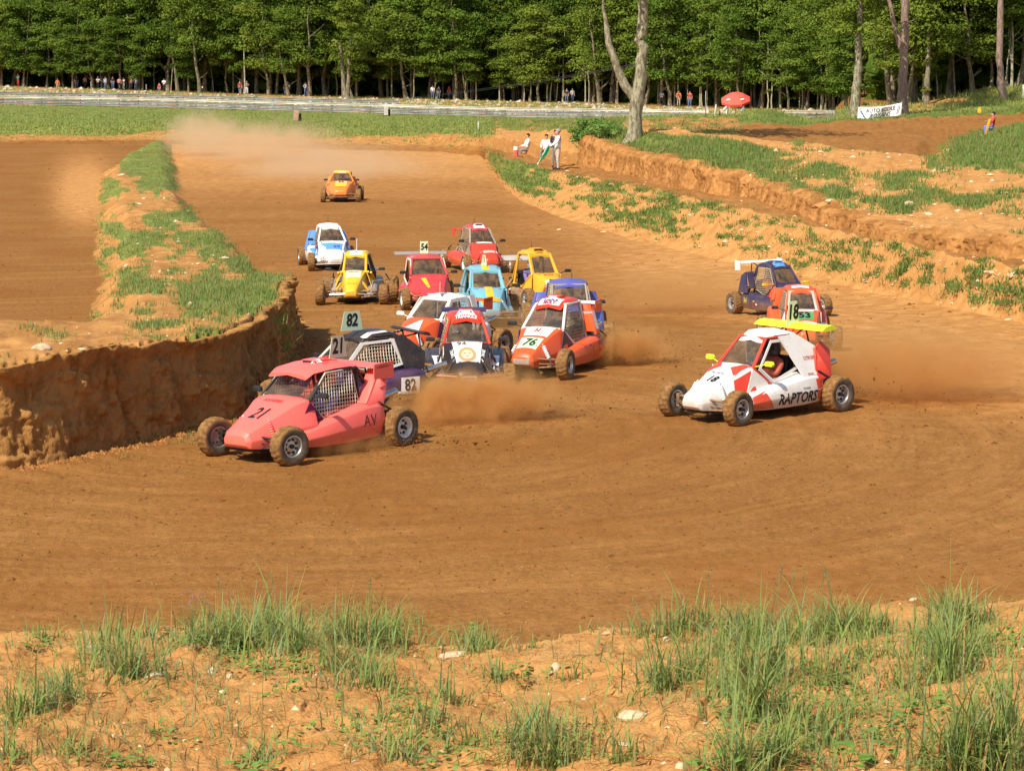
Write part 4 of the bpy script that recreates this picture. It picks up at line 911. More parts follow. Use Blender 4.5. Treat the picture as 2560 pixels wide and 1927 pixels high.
class Buggy:
    def __init__(s, name, lab, st):
        s.st = st; s.t = thing(name, lab, 'racing buggy'); s.tri_v = []; s.tri_f = []; s.bvh = None; s.make()
    def part(s, mb, name, mats, skin=False, parent=None, **k):
        me = mb.mesh(name, **k)
        for m in (mats if isinstance(mats, (list, tuple)) else [mats]): me.materials.append(m)
        if skin:
            b = len(s.tri_v); s.tri_v += [v.co.copy() for v in me.vertices]; s.tri_f += [[b + i for i in p.vertices] for p in me.polygons]; s.bvh = None
        return add(name, me, parent or s.t)
    def make(s):
        st = s.st; g_ = st.get; body = st['body']; hood = g_('hood', body); pods = g_('pods', body); roofm = g_('roof', body); cage = g_('cage', dark)
        hw = g_('hw', 1.0); pw = g_('pw', .66); rz = g_('rz', 1.27); podm = pods
        # floor and inner tub
        mb = MB(); mb.box((.1, 0, .155), (2.3, .56, .03)); mb.box((-.1, .30, .33), (1.2, .02, .33)); mb.box((-.1, -.30, .33), (1.2, .02, .33)); mb.box((-.62, 0, .5), (.02, .6, .7)); s.part(mb, 'chassis_tub', dark)
        # nose and hood
        mb = MB(); nz = g_('nosez', .40); nt_ = g_('nose_x', 1.42)
        L = [sec(nt_, .13 * hw, nz - .02, .15 * hw, nz - .15, crown_=.0), sec(nt_ - .05, .165 * hw, nz + .03, .19 * hw, nz - .20), sec(1.15, .20 * hw, nz + .13, .25 * hw, .18), sec(.85, .26 * hw, nz + .27, .32 * hw, .155), sec(.66, .31 * hw, .77, .36 * hw, .15), sec(.50, .345 * hw, .815, .40 * hw, .15), sec(.38, .355 * hw, .80, .42 * hw, .15)]
        mb.loft(L); s.hood = s.part(mb, 'hood', hood, True, bevel=.014, sharp=15)
        # side pods
        for sg in (1, -1):
            mb = MB(); Ls = []
            zt = g_('podz', .70)
            for (x, yo, zb, z_) in ((.80, .42, .17, .30), (.62, .55, .155, .40), (.30, pw - .03, .15, .48), (-.10, pw, .15, .50 + (zt - .5) * .45), (-.45, pw + .02, .16, .50 + (zt - .5) * .9), (-.72, pw + .02, .18, zt), (-.86, pw - .01, .24, zt - .03)):
                yi = .29; q = [(yi, zb), (yo - .02, zb), (yo + .015, zb + (z_ - zb) * .45), (yo - .015, z_ - .05), (yo - .07, z_), (yi, z_ + .015)]
                Ls.append([Vector((x, sg * y, z)) for y, z in q])
            if g_('no_pods'): continue
            mb.loft(Ls); s.part(mb, 'side_pod', podm, True, bevel=.014, sharp=18)
            # cockpit edge panel joining hood to pod
            mb = MB(); mb.slab([(.50, sg * .40 * hw, .78), (.62, sg * .42, .42), (.15, sg * .47, .46), (.22, sg * .44, .58)], .012); s.part(mb, 'cockpit_side', g_('cheek', tintm))
        # roof shell
        mb = MB(); rw = g_('rw', .30); fx = g_('visor', .12); rows = [(fx, rw * .86, rz - .09), (fx - .12, rw * .92, rz - .02), (-.10, rw, rz + .02), (-.40, rw + .02, rz + .025), (-.58, rw + .02, rz - .02)]
        Ls = []
        for (x, w_, z_) in rows:
            top = [(-w_, z_ - .055), (-w_ * .82, z_ - .01), (0, z_ + .015), (w_ * .82, z_ - .01), (w_, z_ - .055)]; bot = [(w_ - .02, z_ - .07), (0, z_ - .02), (-w_ + .02, z_ - .07)]
            Ls.append([Vector((x, y, z)) for y, z in top + bot])
        mb.loft(Ls); 
        if g_('scoop', True):
            mb.loft([[Vector((x, y, z)) for y, z in ((-w_, rz + .0), (-w_, z_), (w_, z_), (w_, rz + .0))] for (x, w_, z_) in ((-.02, .12, rz + .062), (-.25, .12, rz + .07), (-.5, .09, rz + .03))], smooth=False)
            mb.box((-.018, 0, rz + .035), (.02, .20, .035), mi=1)
        s.part(mb, 'roof', [roofm, dark], True, sharp=30)
        # roll cage
        mb = MB(); tr = g_('tube', .021)
        def T(*p, r=tr): mb.tube(p, r, 8)
        for sg in (1, -1):
            T((.45, sg * .36 * hw, .78), (.06, sg * rw * .93, rz - .07)); T((.06, sg * rw * .93, rz - .07), (-.52, sg * (rw + .01), rz - .06)); T((-.52, sg * (rw + .01), rz - .06), (-.60, sg * .40, .55), (-.62, sg * .40, .2))
            T((-.52, sg * (rw + .01), rz - .06), (-1.15, sg * .26, .46)); T((.45, sg * .38, .78), (.1, sg * .46, .5), (-.6, sg * .42, .55)); T((-.62, sg * .38, .3), (-1.2, sg * .24, .25))
        T((.06, -rw * .93, rz - .07), (.06, rw * .93, rz - .07)); T((-.52, -rw, rz - .06), (-.52, rw, rz - .06)); T((-1.15, -.26, .46), (-1.15, .26, .46)); T((.46, -.34, .79), (.46, .34, .79))
        s.part(mb, 'roll_cage', cage)
        mb = MB(); mb.tube([(-.95, .5, .32), (-1.35, .45, .34), (-1.48, .2, .40), (-1.48, -.2, .40), (-1.35, -.45, .34), (-.95, -.5, .32)], .02, 8); mb.tube([(-1.15, .26, .46), (-1.42, .22, .62), (-1.42, -.22, .62), (-1.15, -.26, .46)], .018, 8); mb.tube([(-.75, .62, .66), (-1.0, .66, .52), (-1.02, .64, .26), (-.8, .6, .22)], .016, 6); mb.tube([(-.75, -.62, .66), (-1.0, -.66, .52), (-1.02, -.64, .26), (-.8, -.6, .22)], .016, 6)
        s.part(mb, 'rear_bumper', dark)
        # screen
        if g_('screen', True):
            mb = MB(); mb.slab([(.43, -.33 * hw, .80), (.43, .33 * hw, .80), (.075, rw * .88, rz - .09), (.075, -rw * .88, rz - .09)], .006); s.part(mb, 'windscreen', screen)
        if g_('frame'):
            mb = MB(); P_ = [Vector(p) for p in ((.445, -.35 * hw, .79), (.445, .35 * hw, .79), (.085, rw * .95, rz - .07), (.085, -rw * .95, rz - .07))]; cc = sum(P_, Vector()) / 4; fw = g_('framew', .22)
            for i in range(4):
                a, b = P_[i], P_[(i + 1) % 4]; mb.slab([a, b, b.lerp(cc, fw), a.lerp(cc, fw)], .012)
            s.part(mb, 'windscreen_frame', g_('frame'))
        # side nets
        poly = g_('win', [(.40, .78), (.10, 1.16), (-.42, 1.18), (-.55, .66), (.08, .50)]); sp = g_('netsp', .052)
        yy = lambda z: .465 + (rw - .465) * (z - .48) / .74 if True else 0
        for sg in (1, -1):
            if g_('net'):
                mb = MB(); x = min(p[0] for p in poly) + sp / 2
                while x < max(p[0] for p in poly):
                    h = clipline(poly, x, 0, True)
                    if h and h[1] - h[0] > .02: mb.tube([(x, sg * yy(h[0]), h[0]), (x + .02, sg * (yy((h[0] + h[1]) / 2) + .02), (h[0] + h[1]) / 2), (x, sg * yy(h[1]), h[1])], .0062, 3, cap=False, smooth=False)
                    x += sp
                z = min(p[1] for p in poly) + sp / 2
                while z < max(p[1] for p in poly):
                    h = clipline(poly, z, 0, False)
                    if h and h[1] - h[0] > .02: mb.tube([(h[0], sg * yy(z), z), ((h[0] + h[1]) / 2, sg * (yy(z) + .02), z + .008), (h[1], sg * yy(z), z)], .0062, 3, cap=False, smooth=False)
                    z += sp
                mb.tube([(p[0], sg * yy(p[1]), p[1]) for p in poly + poly[:1]], .010, 5); s.part(mb, 'window_net', g_('net'))
            if g_('winframe'):
                mb = MB(); P_ = [Vector((p[0], sg * (yy(p[1]) + .02), p[1])) for p in poly]; cc = sum(P_, Vector()) / len(P_); fo = g_('winfw', .14)
                for i in range(len(P_)):
                    a, b = P_[i], P_[(i + 1) % len(P_)]; a2, b2 = a + (a - cc) * .06, b + (b - cc) * .06; mb.slab([a2, b2, b.lerp(cc, fo), a.lerp(cc, fo)], .012)
                s.part(mb, 'window_frame', g_('winframe'))
        # fins from the roof to the pods, quarter panels
        if g_('fin'):
            for sg in (1, -1):
                mb = MB(); y0 = g_('finy', .52); pts = g_('finp', [(-.62, .66), (-.92, .66), (-.98, 1.02), (-.86, 1.16), (-.70, 1.14)]); q = []
                mb.slab([(x, sg * (pw - .03 - (z - .66) * .28), z) for x, z in pts], .04); mb.slab([(pts[0][0] + .0, sg * (pw - .03), .66), (pts[-1][0], sg * (pw - .03 - (pts[-1][1] - .66) * .28), pts[-1][1]), (pts[-1][0] - .01, sg * (pw - .25 - (pts[-1][1] - .66) * .28), pts[-1][1]), (pts[0][0], sg * (pw - .22), .66)], .015)
                s.part(mb, 'side_fin', g_('fin'), True, bevel=.008)
        if g_('quarter'):
            for sg in (1, -1):
                mb = MB(); qp = g_('quarterp', [(-.28, 1.25), (-.62, 1.24), (-1.02, .95), (-1.05, .60), (-.60, .60)])
                yq = lambda z: (yy(z) + .035) if not g_('wideq') else (pw - .035 - max(0, z - .56) * (pw - .07 - rw) / .70)
                mb.slab([(x, sg * yq(z), z) for x, z in qp], .02); s.part(mb, 'quarter_panel', g_('quarter'), True)
                mb = MB(); mb.slab([(x, sg * (yy(z) + .03), z) for x, z in ((.50, .80), (.42, .84), (.20, .62), (-.30, .55), (-.62, .62), (-.62, .50), (.45, .46))], .015) if g_('sill') else None
                if g_('sill'): s.part(mb, 'door_sill', g_('sill'), True)
        if g_('wing'):
            wx, wz, wl, wc, tilt, wm = g_('wing'); tilt = -tilt; mb = MB(); wt_ = g_('wthick', 1.0)
            prof = [(-.5, 0), (-.2, .045), (.2, .05), (.5, .02), (.2, .0), (-.2, -.008)]; ca, sa2 = math.cos(tilt), math.sin(tilt)
            mb.loft([[Vector((wx + (x * wc) * ca - z * wt_ * sa2, y, wz + x * wc * sa2 + z * wt_)) for x, z in prof] for y in (-wl / 2, 0, wl / 2)]); wg = s.part(mb, 'rear_wing', wm, True, sharp=50)
            if g_('endplate'):
                for sg in (1, -1):
                    mb = MB(); eh = g_('eph', .16); mb.slab([(wx + wc * .6, sg * wl / 2, wz + .06), (wx + wc * .6, sg * wl / 2, wz - eh), (wx - wc * .6, sg * wl / 2, wz - eh * 1.1), (wx - wc * .6, sg * wl / 2, wz + .08)], .015); e = s.part(mb, 'endplate', g_('endplate'), True)
            mb = MB(); [mb.tube([(-.62, sg * .2, rz - .1), (wx, sg * .2, wz)], .014, 6) for sg in (1, -1)]; [mb.tube([(-1.15, sg * .22, .46), (wx, sg * .22, wz)], .014, 6) for sg in (1, -1)]; s.part(mb, 'wing_strut', dark)
        # mechanicals
        mb = MB(); mb.box((-.92, 0, .40), (.36, .42, .30)); mb.box((-.90, .04, .60), (.22, .30, .14)); mb.box((-.80, -.14, .72), (.12, .16, .12)); mb.tube([(-1.02, -.2, .5), (-1.02, .2, .5)], .06, 10); mb.box((-.70, .16, .80), (.03, .24, .20)); s.part(mb, 'engine', plain('engine_grey', (.10, .09, .085), .6, .4, metal=.3, var=.5, scale=14), bevel=.01)
        mb = MB(); mb.tube([(-.85, .2, .55), (-1.1, .28, .62), (-1.2, .30, .66)], .02, 8); mb.tube([(-1.12, .29, .64), (-1.46, .33, .72)], .048, 12); s.part(mb, 'exhaust', chrome)
        mb = MB(); mb.slab([(-.12, -.18, .22), (-.12, .18, .22), (-.38, .18, .24), (-.38, -.18, .24)], .04); mb.slab([(-.36, -.19, .22), (-.36, .19, .22), (-.54, .17, .88), (-.54, -.17, .88)], .05); s.part(mb, 'seat', seatm, bevel=.012)
        mb = MB(); c0 = Vector((.16, 0, .70)); M = Matrix.Rotation(R(-62), 3, 'Y'); mb.tube([c0 + M @ Vector((.13 * math.cos(a), .13 * math.sin(a), 0)) for a in np.linspace(0, 2 * math.pi, 15)], .012, 6, cap=False); mb.tube([c0, c0 + Vector((.22, 0, -.10))], .012, 6); mb.box(c0, (.03, .25, .02), M); s.part(mb, 'steering_wheel', dark)
        # suspension and wheels
        fy, ry = g_('fy', .70), g_('ry', .70); turn = g_('turn', 0); arm = g_('arm', mudmetal)
        for sg in (1, -1):
            mb = MB(); hub = Vector((1.10, sg * (fy - .14), .27))
            for zz in (.20, .36):
                for dx in (-.14, .14): mb.tube([(1.10 + dx, sg * .22, zz), hub + Vector((0, 0, (zz - .28) * .7))], .017, 6)
            mb.tube([(1.24, sg * .2, .27), hub + Vector((.08, 0, 0))], .009, 6); mb.box(hub, (.07, .06, .20)); s.part(mb, 'front_wishbone', arm)
            mb = MB(); a, b = Vector((1.02, sg * .23, .60)), Vector((1.08, sg * .43, .25)); mb.tube([a, b], .011, 6); n_ = 7
            for i in range(n_): p = a.lerp(b, .14 + .6 * i / n_); q = a.lerp(b, .14 + .6 * (i + .78) / n_); mb.tube([p, q], .036, 9, mi=1)
            s.part(mb, 'shock_absorber', [steel, g_('spring', body)])
            mb = MB(); mb.tube([(-.72, sg * .28, .25), (-1.10, sg * (ry - .12), .26)], .018, 6); mb.tube([(-1.2, sg * .22, .30), (-1.10, sg * (ry - .12), .30)], .015, 6); mb.tube([(-1.05, sg * .1, .28), (-1.1, sg * (ry - .1), .28)], .022, 8); mb.tube([(-1.0, sg * .3, .62), (-1.08, sg * .5, .3)], .03, 8); s.part(mb, 'rear_arm', arm)
        for (x, y, kd) in ((1.10, fy, 'f'), (1.10, -fy, 'f'), (-1.10, ry, 'r'), (-1.10, -ry, 'r')):
            ty, ri = wheel_meshes(kd + g_('rim', 's') if kd == 'f' else kd + g_('rrim', 's')); r_ = .272 if kd == 'f' else .283
            wh = bpy.data.objects.new('wheel', None); link(wh, s.t); wh.location = (x, y, r_ - .012); a0 = rng.uniform(0, 6.28)
            wh.rotation_euler = (0, 0, (turn if kd == 'f' else 0) + (math.pi if y < 0 else 0)); tp = add('tyre', ty, wh); rp = add('rim', ri, wh); tp.rotation_euler = rp.rotation_euler = (0, a0, 0)
        for sg in (1, -1):
            if g_('mirror', dark):
                mb = MB(); e = Vector((.36, sg * .60, g_('mz', .86))); mb.tube([(.42, sg * .38, .80), e], .009, 6); V0 = [e + Vector((dx, sg * .03 + dy, dz)) for dx in (-.035, .02) for dy, dz in ((-.07, -.035), (.07, -.035), (.085, 0), (.06, .04), (-.06, .04), (-.085, 0))]
                mb.loft([V0[:6], V0[6:]]); s.part(mb, 'mirror', g_('mirror', dark), bevel=.008)
        if g_('bars'):
            for sg in (1, -1):
                mb = MB(); mb.tube([(1.28, sg * .30, .24), (1.30, sg * .46, .34), (1.26, sg * .50, .62), (1.2, sg * .82, .66)], .016, 6); mb.tube([(1.36, sg * .1, .30), (1.30, sg * .5, .28)], .02, 6); s.part(mb, 'wheel_guard_bar', g_('bars'))
        if g_('bumper'):
            mb = MB(); mb.tube([(1.30, -.62, .20), (1.42, -.25, .22), (1.42, .25, .22), (1.30, .62, .20)], .018, 6); mb.tube([(1.20, -.60, .34), (1.38, -.2, .34)], .016, 6); mb.tube([(1.20, .60, .34), (1.38, .2, .34)], .016, 6); s.part(mb, 'front_bumper', g_('bumper'))
        # roof number plate, fore and aft
        if g_('num'):
            txt, pm, pw_, ph_, ang, px_ = g_('plate', (g_('num'), plate_g, .34, .26, 0, -.35)); M = Matrix.Rotation(ang, 3, 'Z'); base = Vector((px_, 0, rz + .04)); ux = M @ Vector((-1, 0, 0)); nrm = M @ Vector((0, 1, 0))
            mb = MB(); sl = g_('pslant', .06); mb.slab([base + ux * (-pw_ / 2), base + ux * (pw_ / 2), base + ux * (pw_ / 2 - sl) + Vector((0, 0, ph_)), base + ux * (-pw_ / 2 + sl) + Vector((0, 0, ph_))], .008); pl = s.part(mb, 'number_plate', pm)
            for sd_, of in ((1, .003), (-1, .012)):
                me = text_mesh(txt, g_('psize', .26), .035, .1)
                for v in me.vertices:
                    u, h = v.co.x * .78, v.co.y
                    v.co = base + ux * (u * sd_) + Vector((0, 0, ph_ * .52 + h)) + nrm * (of if sd_ > 0 else -of)
                me.materials.append(g_('pink', black_ink)); add('race_number', me, pl)
        if g_('antenna'):
            mb = MB(); mb.tube([(-.45, g_('anty', .0), rz), (-.48, g_('anty', .0), rz + .26)], [.008, .004], 5); s.part(mb, 'antenna', dark)
        # seams, rivets and odd small stickers
        if g_('trim', True):
            s.patch('top', [(.525, -.30 * hw), (.535, -.30 * hw), (.535, .30 * hw), (.525, .30 * hw)], black_ink, .004, 'panel_seam', 5)
            s.patch('top', [(1.16, -.18 * hw), (1.168, -.18 * hw), (1.168, .18 * hw), (1.16, .18 * hw)], black_ink, .004, 'panel_seam', 4)
            for sg, kd in ((1, 'left'), (-1, 'right')):
                s.patch(kd, [(-.30, .20), (-.308, .20), (-.308, .50), (-.30, .50)], black_ink, .004, 'panel_seam', 4)
                for q in range(g_('nst', 3)):
                    x, z, w_ = rng.uniform(-.75, .1), rng.uniform(.24, .48), rng.uniform(.04, .10); s.patch(kd, [(x, z), (x - w_, z), (x - w_, z + .035), (x, z + .035)], rng.choice([white_ink, red_ink, blue_ink, gold_ink]), .006, n=2)
            for q in range(4):
                x, y = (.58, .58, 1.10, 1.10)[q], (.24, -.24, .14, -.14)[q] * hw; s.patch('top', [(x, y), (x + .022, y), (x + .022, y + .022), (x, y + .022)], dark, .005, 'bonnet_pin', 1)
    # ---- flat print laid on the bodywork
    def _proj(s, me, kind, mat, name, off=.005, lab=None):
        if s.bvh is None: s.bvh = BVHTree.FromPolygons(s.tri_v, s.tri_f)
        last = None; bad = []
        for v in me.vertices:
            a, b = v.co.x, v.co.y
            if kind == 'top': o, d = Vector((a, b, 3)), Vector((0, 0, -1))
            elif kind == 'left': o, d = Vector((a, 3, b)), Vector((0, -1, 0))
            elif kind == 'right': o, d = Vector((a, -3, b)), Vector((0, 1, 0))
            elif kind == 'front': o, d = Vector((4, a, b)), Vector((-1, 0, 0))
            h = s.bvh.ray_cast(o, d)
            if h[0] is None: bad.append(v); continue
            v.co = h[0] - d * off + (Vector((.5, 0, .5)) * off * .6 if kind == 'top' else Vector((0, 0, 0)))
            if last is None or True: last = v.co.copy()
        for v in bad:
            a, b = v.co.x, v.co.y; v.co = (Vector((a, b, last.z)) if kind == 'top' else Vector((a, last.y, b)) if kind != 'front' else Vector((last.x, a, b))) if last else v.co
        me.name = name; me.materials.append(mat); o = add(name, me, s.t)
        if lab: o['label'] = lab
        return o
    def text(s, kind, txt, a, b, size, mat=None, bold=.02, shear=0, sx=.85, rot=0, off=.007):
        me = text_mesh(txt, size, bold, shear); cr, sr = math.cos(rot), math.sin(rot)
        for v in me.vertices:
            u, h = v.co.x * sx, v.co.y; u, h = u * cr - h * sr, u * sr + h * cr
            if kind == 'top': v.co = Vector((a - h, b + u, 0))         # read from the front
            elif kind == 'left': v.co = Vector((a - u, b + h, 0))
            elif kind == 'right': v.co = Vector((a + u, b + h, 0))
            elif kind == 'front': v.co = Vector((a + u, b + h, 0))
        return s._proj(me, kind, mat or black_ink, 'lettering', off)
    def patch(s, kind, c4, mat, off=.004, name='sticker', n=6):
        return s._proj(grid_mesh(c4, n), kind, mat, name, off)
    def disc(s, kind, cx, cy, rx, ry, mat, off=.01, name='sticker'):
        me = grid_mesh([(-1, -1), (1, -1), (1, 1), (-1, 1)], 8)
        for v in me.vertices:
            x, y = v.co.x, v.co.y; v.co.x = cx + rx * x * math.sqrt(1 - y * y / 2); v.co.y = cy + ry * y * math.sqrt(1 - x * x / 2)
        return s._proj(me, kind, mat, name, off)
    def place(s, px, py, head, sx=1.0, sz=1.0, tilt=0, driver=None):
        c = at(px, py); yaw = math.atan2(head[1], head[0]); h = Vector((math.cos(yaw), math.sin(yaw), 0)); l = Vector((-h.y, h.x, 0))
        zs = [gz(*(c + h * a * sx + l * b * sx).xy) for a in (1.1, -1.1) for b in (.7, -.7)]
        pitch = -math.atan2((zs[0] + zs[1]) / 2 - (zs[2] + zs[3]) / 2, 2.2 * sx); roll = math.atan2((zs[0] + zs[2]) / 2 - (zs[1] + zs[3]) / 2, 1.4 * sx) + tilt
        M = Matrix.Translation((c.x, c.y, sum(zs) / 4)) @ Matrix.Rotation(yaw, 4, 'Z') @ Matrix.Rotation(pitch, 4, 'Y') @ Matrix.Rotation(roll, 4, 'X') @ Matrix.Diagonal((sx, sx, sz, 1))
        s.t.matrix_world = M; s.M = M; return s

# ---- skinned figures
def skin_mesh(name, joints, edges, radii, root, sub=1):
    me = bpy.data.meshes.new(name + '_sk'); me.from_pydata(joints, edges, []); o = bpy.data.objects.new('sk', me); C.objects.link(o)
    m = o.modifiers.new('s', 'SKIN'); m.use_smooth_shade = True; m2 = o.modifiers.new('u', 'SUBSURF'); m2.levels = sub; m2.render_levels = sub
    for i, r_ in enumerate(radii):
        q = me.skin_vertices[0].data[i]; q.radius = r_ if isinstance(r_, tuple) else (r_, r_); q.use_root = (i == root)
    dg = bpy.context.evaluated_depsgraph_get(); out = bpy.data.meshes.new_from_object(o.evaluated_get(dg)); out.name = name; bpy.data.objects.remove(o); out.materials.clear(); return out
skin_m = plain('skin', (.50, .27, .18), .6, .3, var=.08); hair_dk = plain('dark_hair', (.03, .02, .015), .8); hair_gr = plain('grey_hair', (.32, .29, .26), .8)
def cloth(name, col): return plain('cloth_' + name, col, .9, .1, var=.18, scale=14, bump=.3)
def figure(name, J, mats, rules, sub=1):
    """J: dict name->(pos, radius, parent)"""
    names = list(J); idx_ = {n_: i for i, n_ in enumerate(names)}; V = [J[n_][0] for n_ in names]; rad = [J[n_][1] for n_ in names]; E = [(idx_[J[n_][2]], idx_[n_]) for n_ in names if J[n_][2]]
    me = skin_mesh(name, V, E, rad, 0, sub)
    for m in mats: me.materials.append(m)
    seg_ = [(Vector(J[n_][0]), Vector(J[J[n_][2]][0]), n_) for n_ in names if J[n_][2]]
    for p in me.polygons:
        c = p.center; best = min(seg_, key=lambda q: _pd(c, q[0], q[1])); p.material_index = rules(best[2], c); p.use_smooth = True
    return me
def _pd(p, a, b):
    ab = b - a; t = max(0, min(1, (p - a).dot(ab) / (ab.length_squared + 1e-9))); return (p - a - ab * t).length
def driver_mesh(suit):
    J = {'pel': ((-.28, 0, .36), (.15, .12), None), 'sp': ((-.36, 0, .52), (.15, .11), 'pel'), 'ch': ((-.42, 0, .70), (.18, .12), 'sp'), 'nk': ((-.42, 0, .84), .06, 'ch'), 'hd': ((-.40, 0, .96), .085, 'nk'), 'ht': ((-.40, 0, 1.03), .08, 'hd')}
    for s_, q in ((1, 'l'), (-1, 'r')):
        J['sh' + q] = ((-.40, s_ * .18, .78), .065, 'ch'); J['el' + q] = ((-.18, s_ * .25, .62), .05, 'sh' + q); J['wr' + q] = ((.06, s_ * .15, .70), .038, 'el' + q); J['hn' + q] = ((.14, s_ * .12, .74), .036, 'wr' + q)
        J['hp' + q] = ((-.18, s_ * .10, .34), .095, 'pel'); J['kn' + q] = ((.22, s_ * .13, .44), .07, 'hp' + q); J['an' + q] = ((.62, s_ * .10, .28), .045, 'kn' + q); J['to' + q] = ((.70, s_ * .10, .36), .035, 'an' + q)
    return figure('driver_body', J, [suit, dark], lambda n_, c: 1 if n_[:2] in ('hn', 'to') else 0)
def hel(name, col): return plain(name, col, .35, .4, var=.08)
def helmet_mesh(m):
    mb = MB(); mb.lathe([(0, .155), (.06, .148), (.10, .12), (.132, .06), (.138, 0), (.132, -.06), (.115, -.11), (.09, -.13), (0, -.135)], (0, 0, 0), axis='z', n=18)
    mb.loft([[Vector((x, y, z)) for y, z in ((-w_, -.03), (-w_, .05), (0, .06), (w_, .05), (w_, -.03), (0, -.035))] for x, w_ in ((.08, .11), (.135, .075), (.147, .03))], mi=1)
    mb.box((.135, 0, -.09), (.06, .12, .05)); me = mb.mesh('helmet', sharp=45); me.materials.append(m); me.materials.append(black_ink); return me
_drv = {}
def add_driver(bg_, lab, suit, helm):
    if suit.name not in _drv: _drv[suit.name] = driver_mesh(suit)
    t = thing('person', lab, 'driver'); t.matrix_world = bg_.M; add('body', _drv[suit.name], t); hm = add('helmet', helmet_mesh(helm), t, None, (-.38, 0, 1.0)); return t
# ---------------------------------------------------------------- the field of cars
pink = paint('fluo_pink', (1.0, .15, .12), .04, .35); whitep = paint('white', (.78, .77, .73), .17); redp = paint('red', (.70, .050, .025), .12); redo = paint('orange_red', (.78, .10, .022), .14)
purple = paint('purple', (.045, .022, .085), .16); blackp = paint('black', (.020, .018, .020), .14); navy = paint('navy', (.030, .026, .07), .16); yel = paint('yellow', (.80, .47, .02), .14); yel2 = paint('amber', (.75, .38, .02), .25); grey = paint('grey', (.30, .27, .23), .35)
lblue = paint('sky_blue', (.16, .42, .52), .32); mblue = paint('mid_blue', (.10, .30, .68), .12); dblue = paint('blue', (.07, .10, .38), .28); cher = paint('cherry', (.50, .05, .06), .30); orng = paint('orange', (.85, .22, .03), .22); fluo = paint('fluo_yellow', (.72, .85, .03), .04); silver = paint('silver', (.45, .43, .40), .3)
sticker_w = paint('sticker_white', (.78, .77, .74), .12); green_s = paint('sticker_green', (.07, .32, .10), .1); photo_s = paint('poster_tan', (.60, .30, .12), .1)

# 21 fluorescent pink
b = Buggy('racing_buggy', 'fluorescent pink buggy number 21 leading the pack, nearest to the camera', dict(body=pink, cage=dark, net=netw, fin=pink, num='21', plate=('21', plate_g, .36, .30, 0, -.62), psize=.30, visor=.40, rw=.42, rz=1.22, trim=False, wing=(-.92, 1.13, 1.18, .34, R(6), pink), endplate=pink, eph=.15, turn=R(-8), rrim='w', pw=.66, podz=.66, finp=[(-.50, .62), (-.86, .62), (-1.10, 1.08), (-.90, 1.10)], spring=pink, netsp=.052, arm=dark, hw=1.30, cheek=tintm, win=[(.46, .76), (.10, 1.14), (-.42, 1.16), (-.55, .62), (.10, .46)]))
b.place(772, 1124, (-.63, -.78), 1.06, 1.04)
b.text('top', '21', .98, .02, .34, bold=.012, shear=.15, sx=.75); b.text('top', 'FOUGERES', .68, 0, .085, red_ink, .01); b.text('left', 'AV', -.52, .42, .25, bold=-.014); b.text('top', 'J.Pierre', -.12, .24, .055, red_ink, rot=R(90)); b.text('top', 'TTM', -.05, .13, .10, white_ink, rot=R(90)); b.text('left', '21', -5, .4, .01)if False else None
b.patch('left', [(.30, .52), (.22, .52), (.26, .60), (.26, .60)], sticker_w) if False else None
add_driver(b, 'driver in blue and orange race suit inside the pink buggy', cloth('blue', (.14, .24, .62)), hel('helmet_orange', (.80, .18, .05)))

# 82 purple and black
b = Buggy('racing_buggy', 'purple and black buggy number 82 right behind the pink one', dict(body=purple, hood=purple, roof=blackp, cage=blackp, net=netw, win=[(.46, .84), (.14, 1.15), (-.44, 1.17), (-.60, .80), (-.1, .70)], winframe=whitep, winfw=.12, podz=.72, num='82', plate=('82', plate_g, .40, .30, 0, .10), psize=.27, rz=1.27, quarter=blackp, quarterp=[(-.45, 1.22), (-.62, 1.24), (-1.0, .95), (-.95, .70), (-.62, .62)], wing=(-1.0, 1.22, .9, .18, R(-8), blackp), scoop=False))
b.place(892, 1034, (-.80, -.60), 1.04, 1.04)
b.patch('left', [(-.36, .36), (-.70, .36), (-.72, .62), (-.38, .62)], sticker_w); b.text('left', '82', -.54, .49, .25, bold=.03); b.text('left', 'Diesel', -.40, .32, .14, gold_ink, shear=.3, sx=1.1)
b.patch('top', [(.05, .16), (-.40, .16), (-.40, .26), (.05, .26)], sticker_w); b.text('top', 'RACING', -.17, .21, .06, red_ink, rot=R(90), off=.014)
add_driver(b, 'driver in orange race suit behind the net of the purple buggy', cloth('orange', (.75, .20, .05)), hel('helmet_red', (.70, .12, .05)))

# 94 black and red with posters
b = Buggy('racing_buggy', 'black and red buggy number 94 seen head-on, with a face poster on its hood', dict(body=blackp, hood=blackp, pods=blackp, roof=redp, cage=redp, net=netd, rz=1.26, podz=.58, hw=1.12, pw=.72, nosez=.40, bumper=redo, wing=(-.95, 1.22, .8, .28, R(14), navy), cheek=dark, num=None, tube=.026, mirror=blackp, scoop=True, visor=.16))
b.place(1164, 962, (.06, -1), 1.0, 1.0)
b.patch('top', [(.48, -.27), (1.12, -.20), (1.12, .20), (.48, .27)], sticker_w, .005, n=8); b.text('top', '94', .61, -.10, .20, bold=-.005, off=.012)
b.disc('top', .92, -.01, .20, .155, photo_s, .009); b.disc('top', .93, -.01, .13, .10, paint('poster_face', (.80, .60, .38), .05), .013); b.disc('top', .90, -.05, .012, .018, hel('poster_eye', (.15, .07, .03)), .016); b.disc('top', .90, .03, .012, .018, hel('poster_eye', (.15, .07, .03)), .016); b.disc('top', .99, -.01, .012, .03, hel('poster_lip', (.5, .15, .10)), .016)
b.patch('front', [(-.13, .27), (.13, .27), (.13, .36), (-.13, .36)], sticker_w, .008); b.text('front', 'WURTH', 0, .315, .07, red_ink, off=.012)
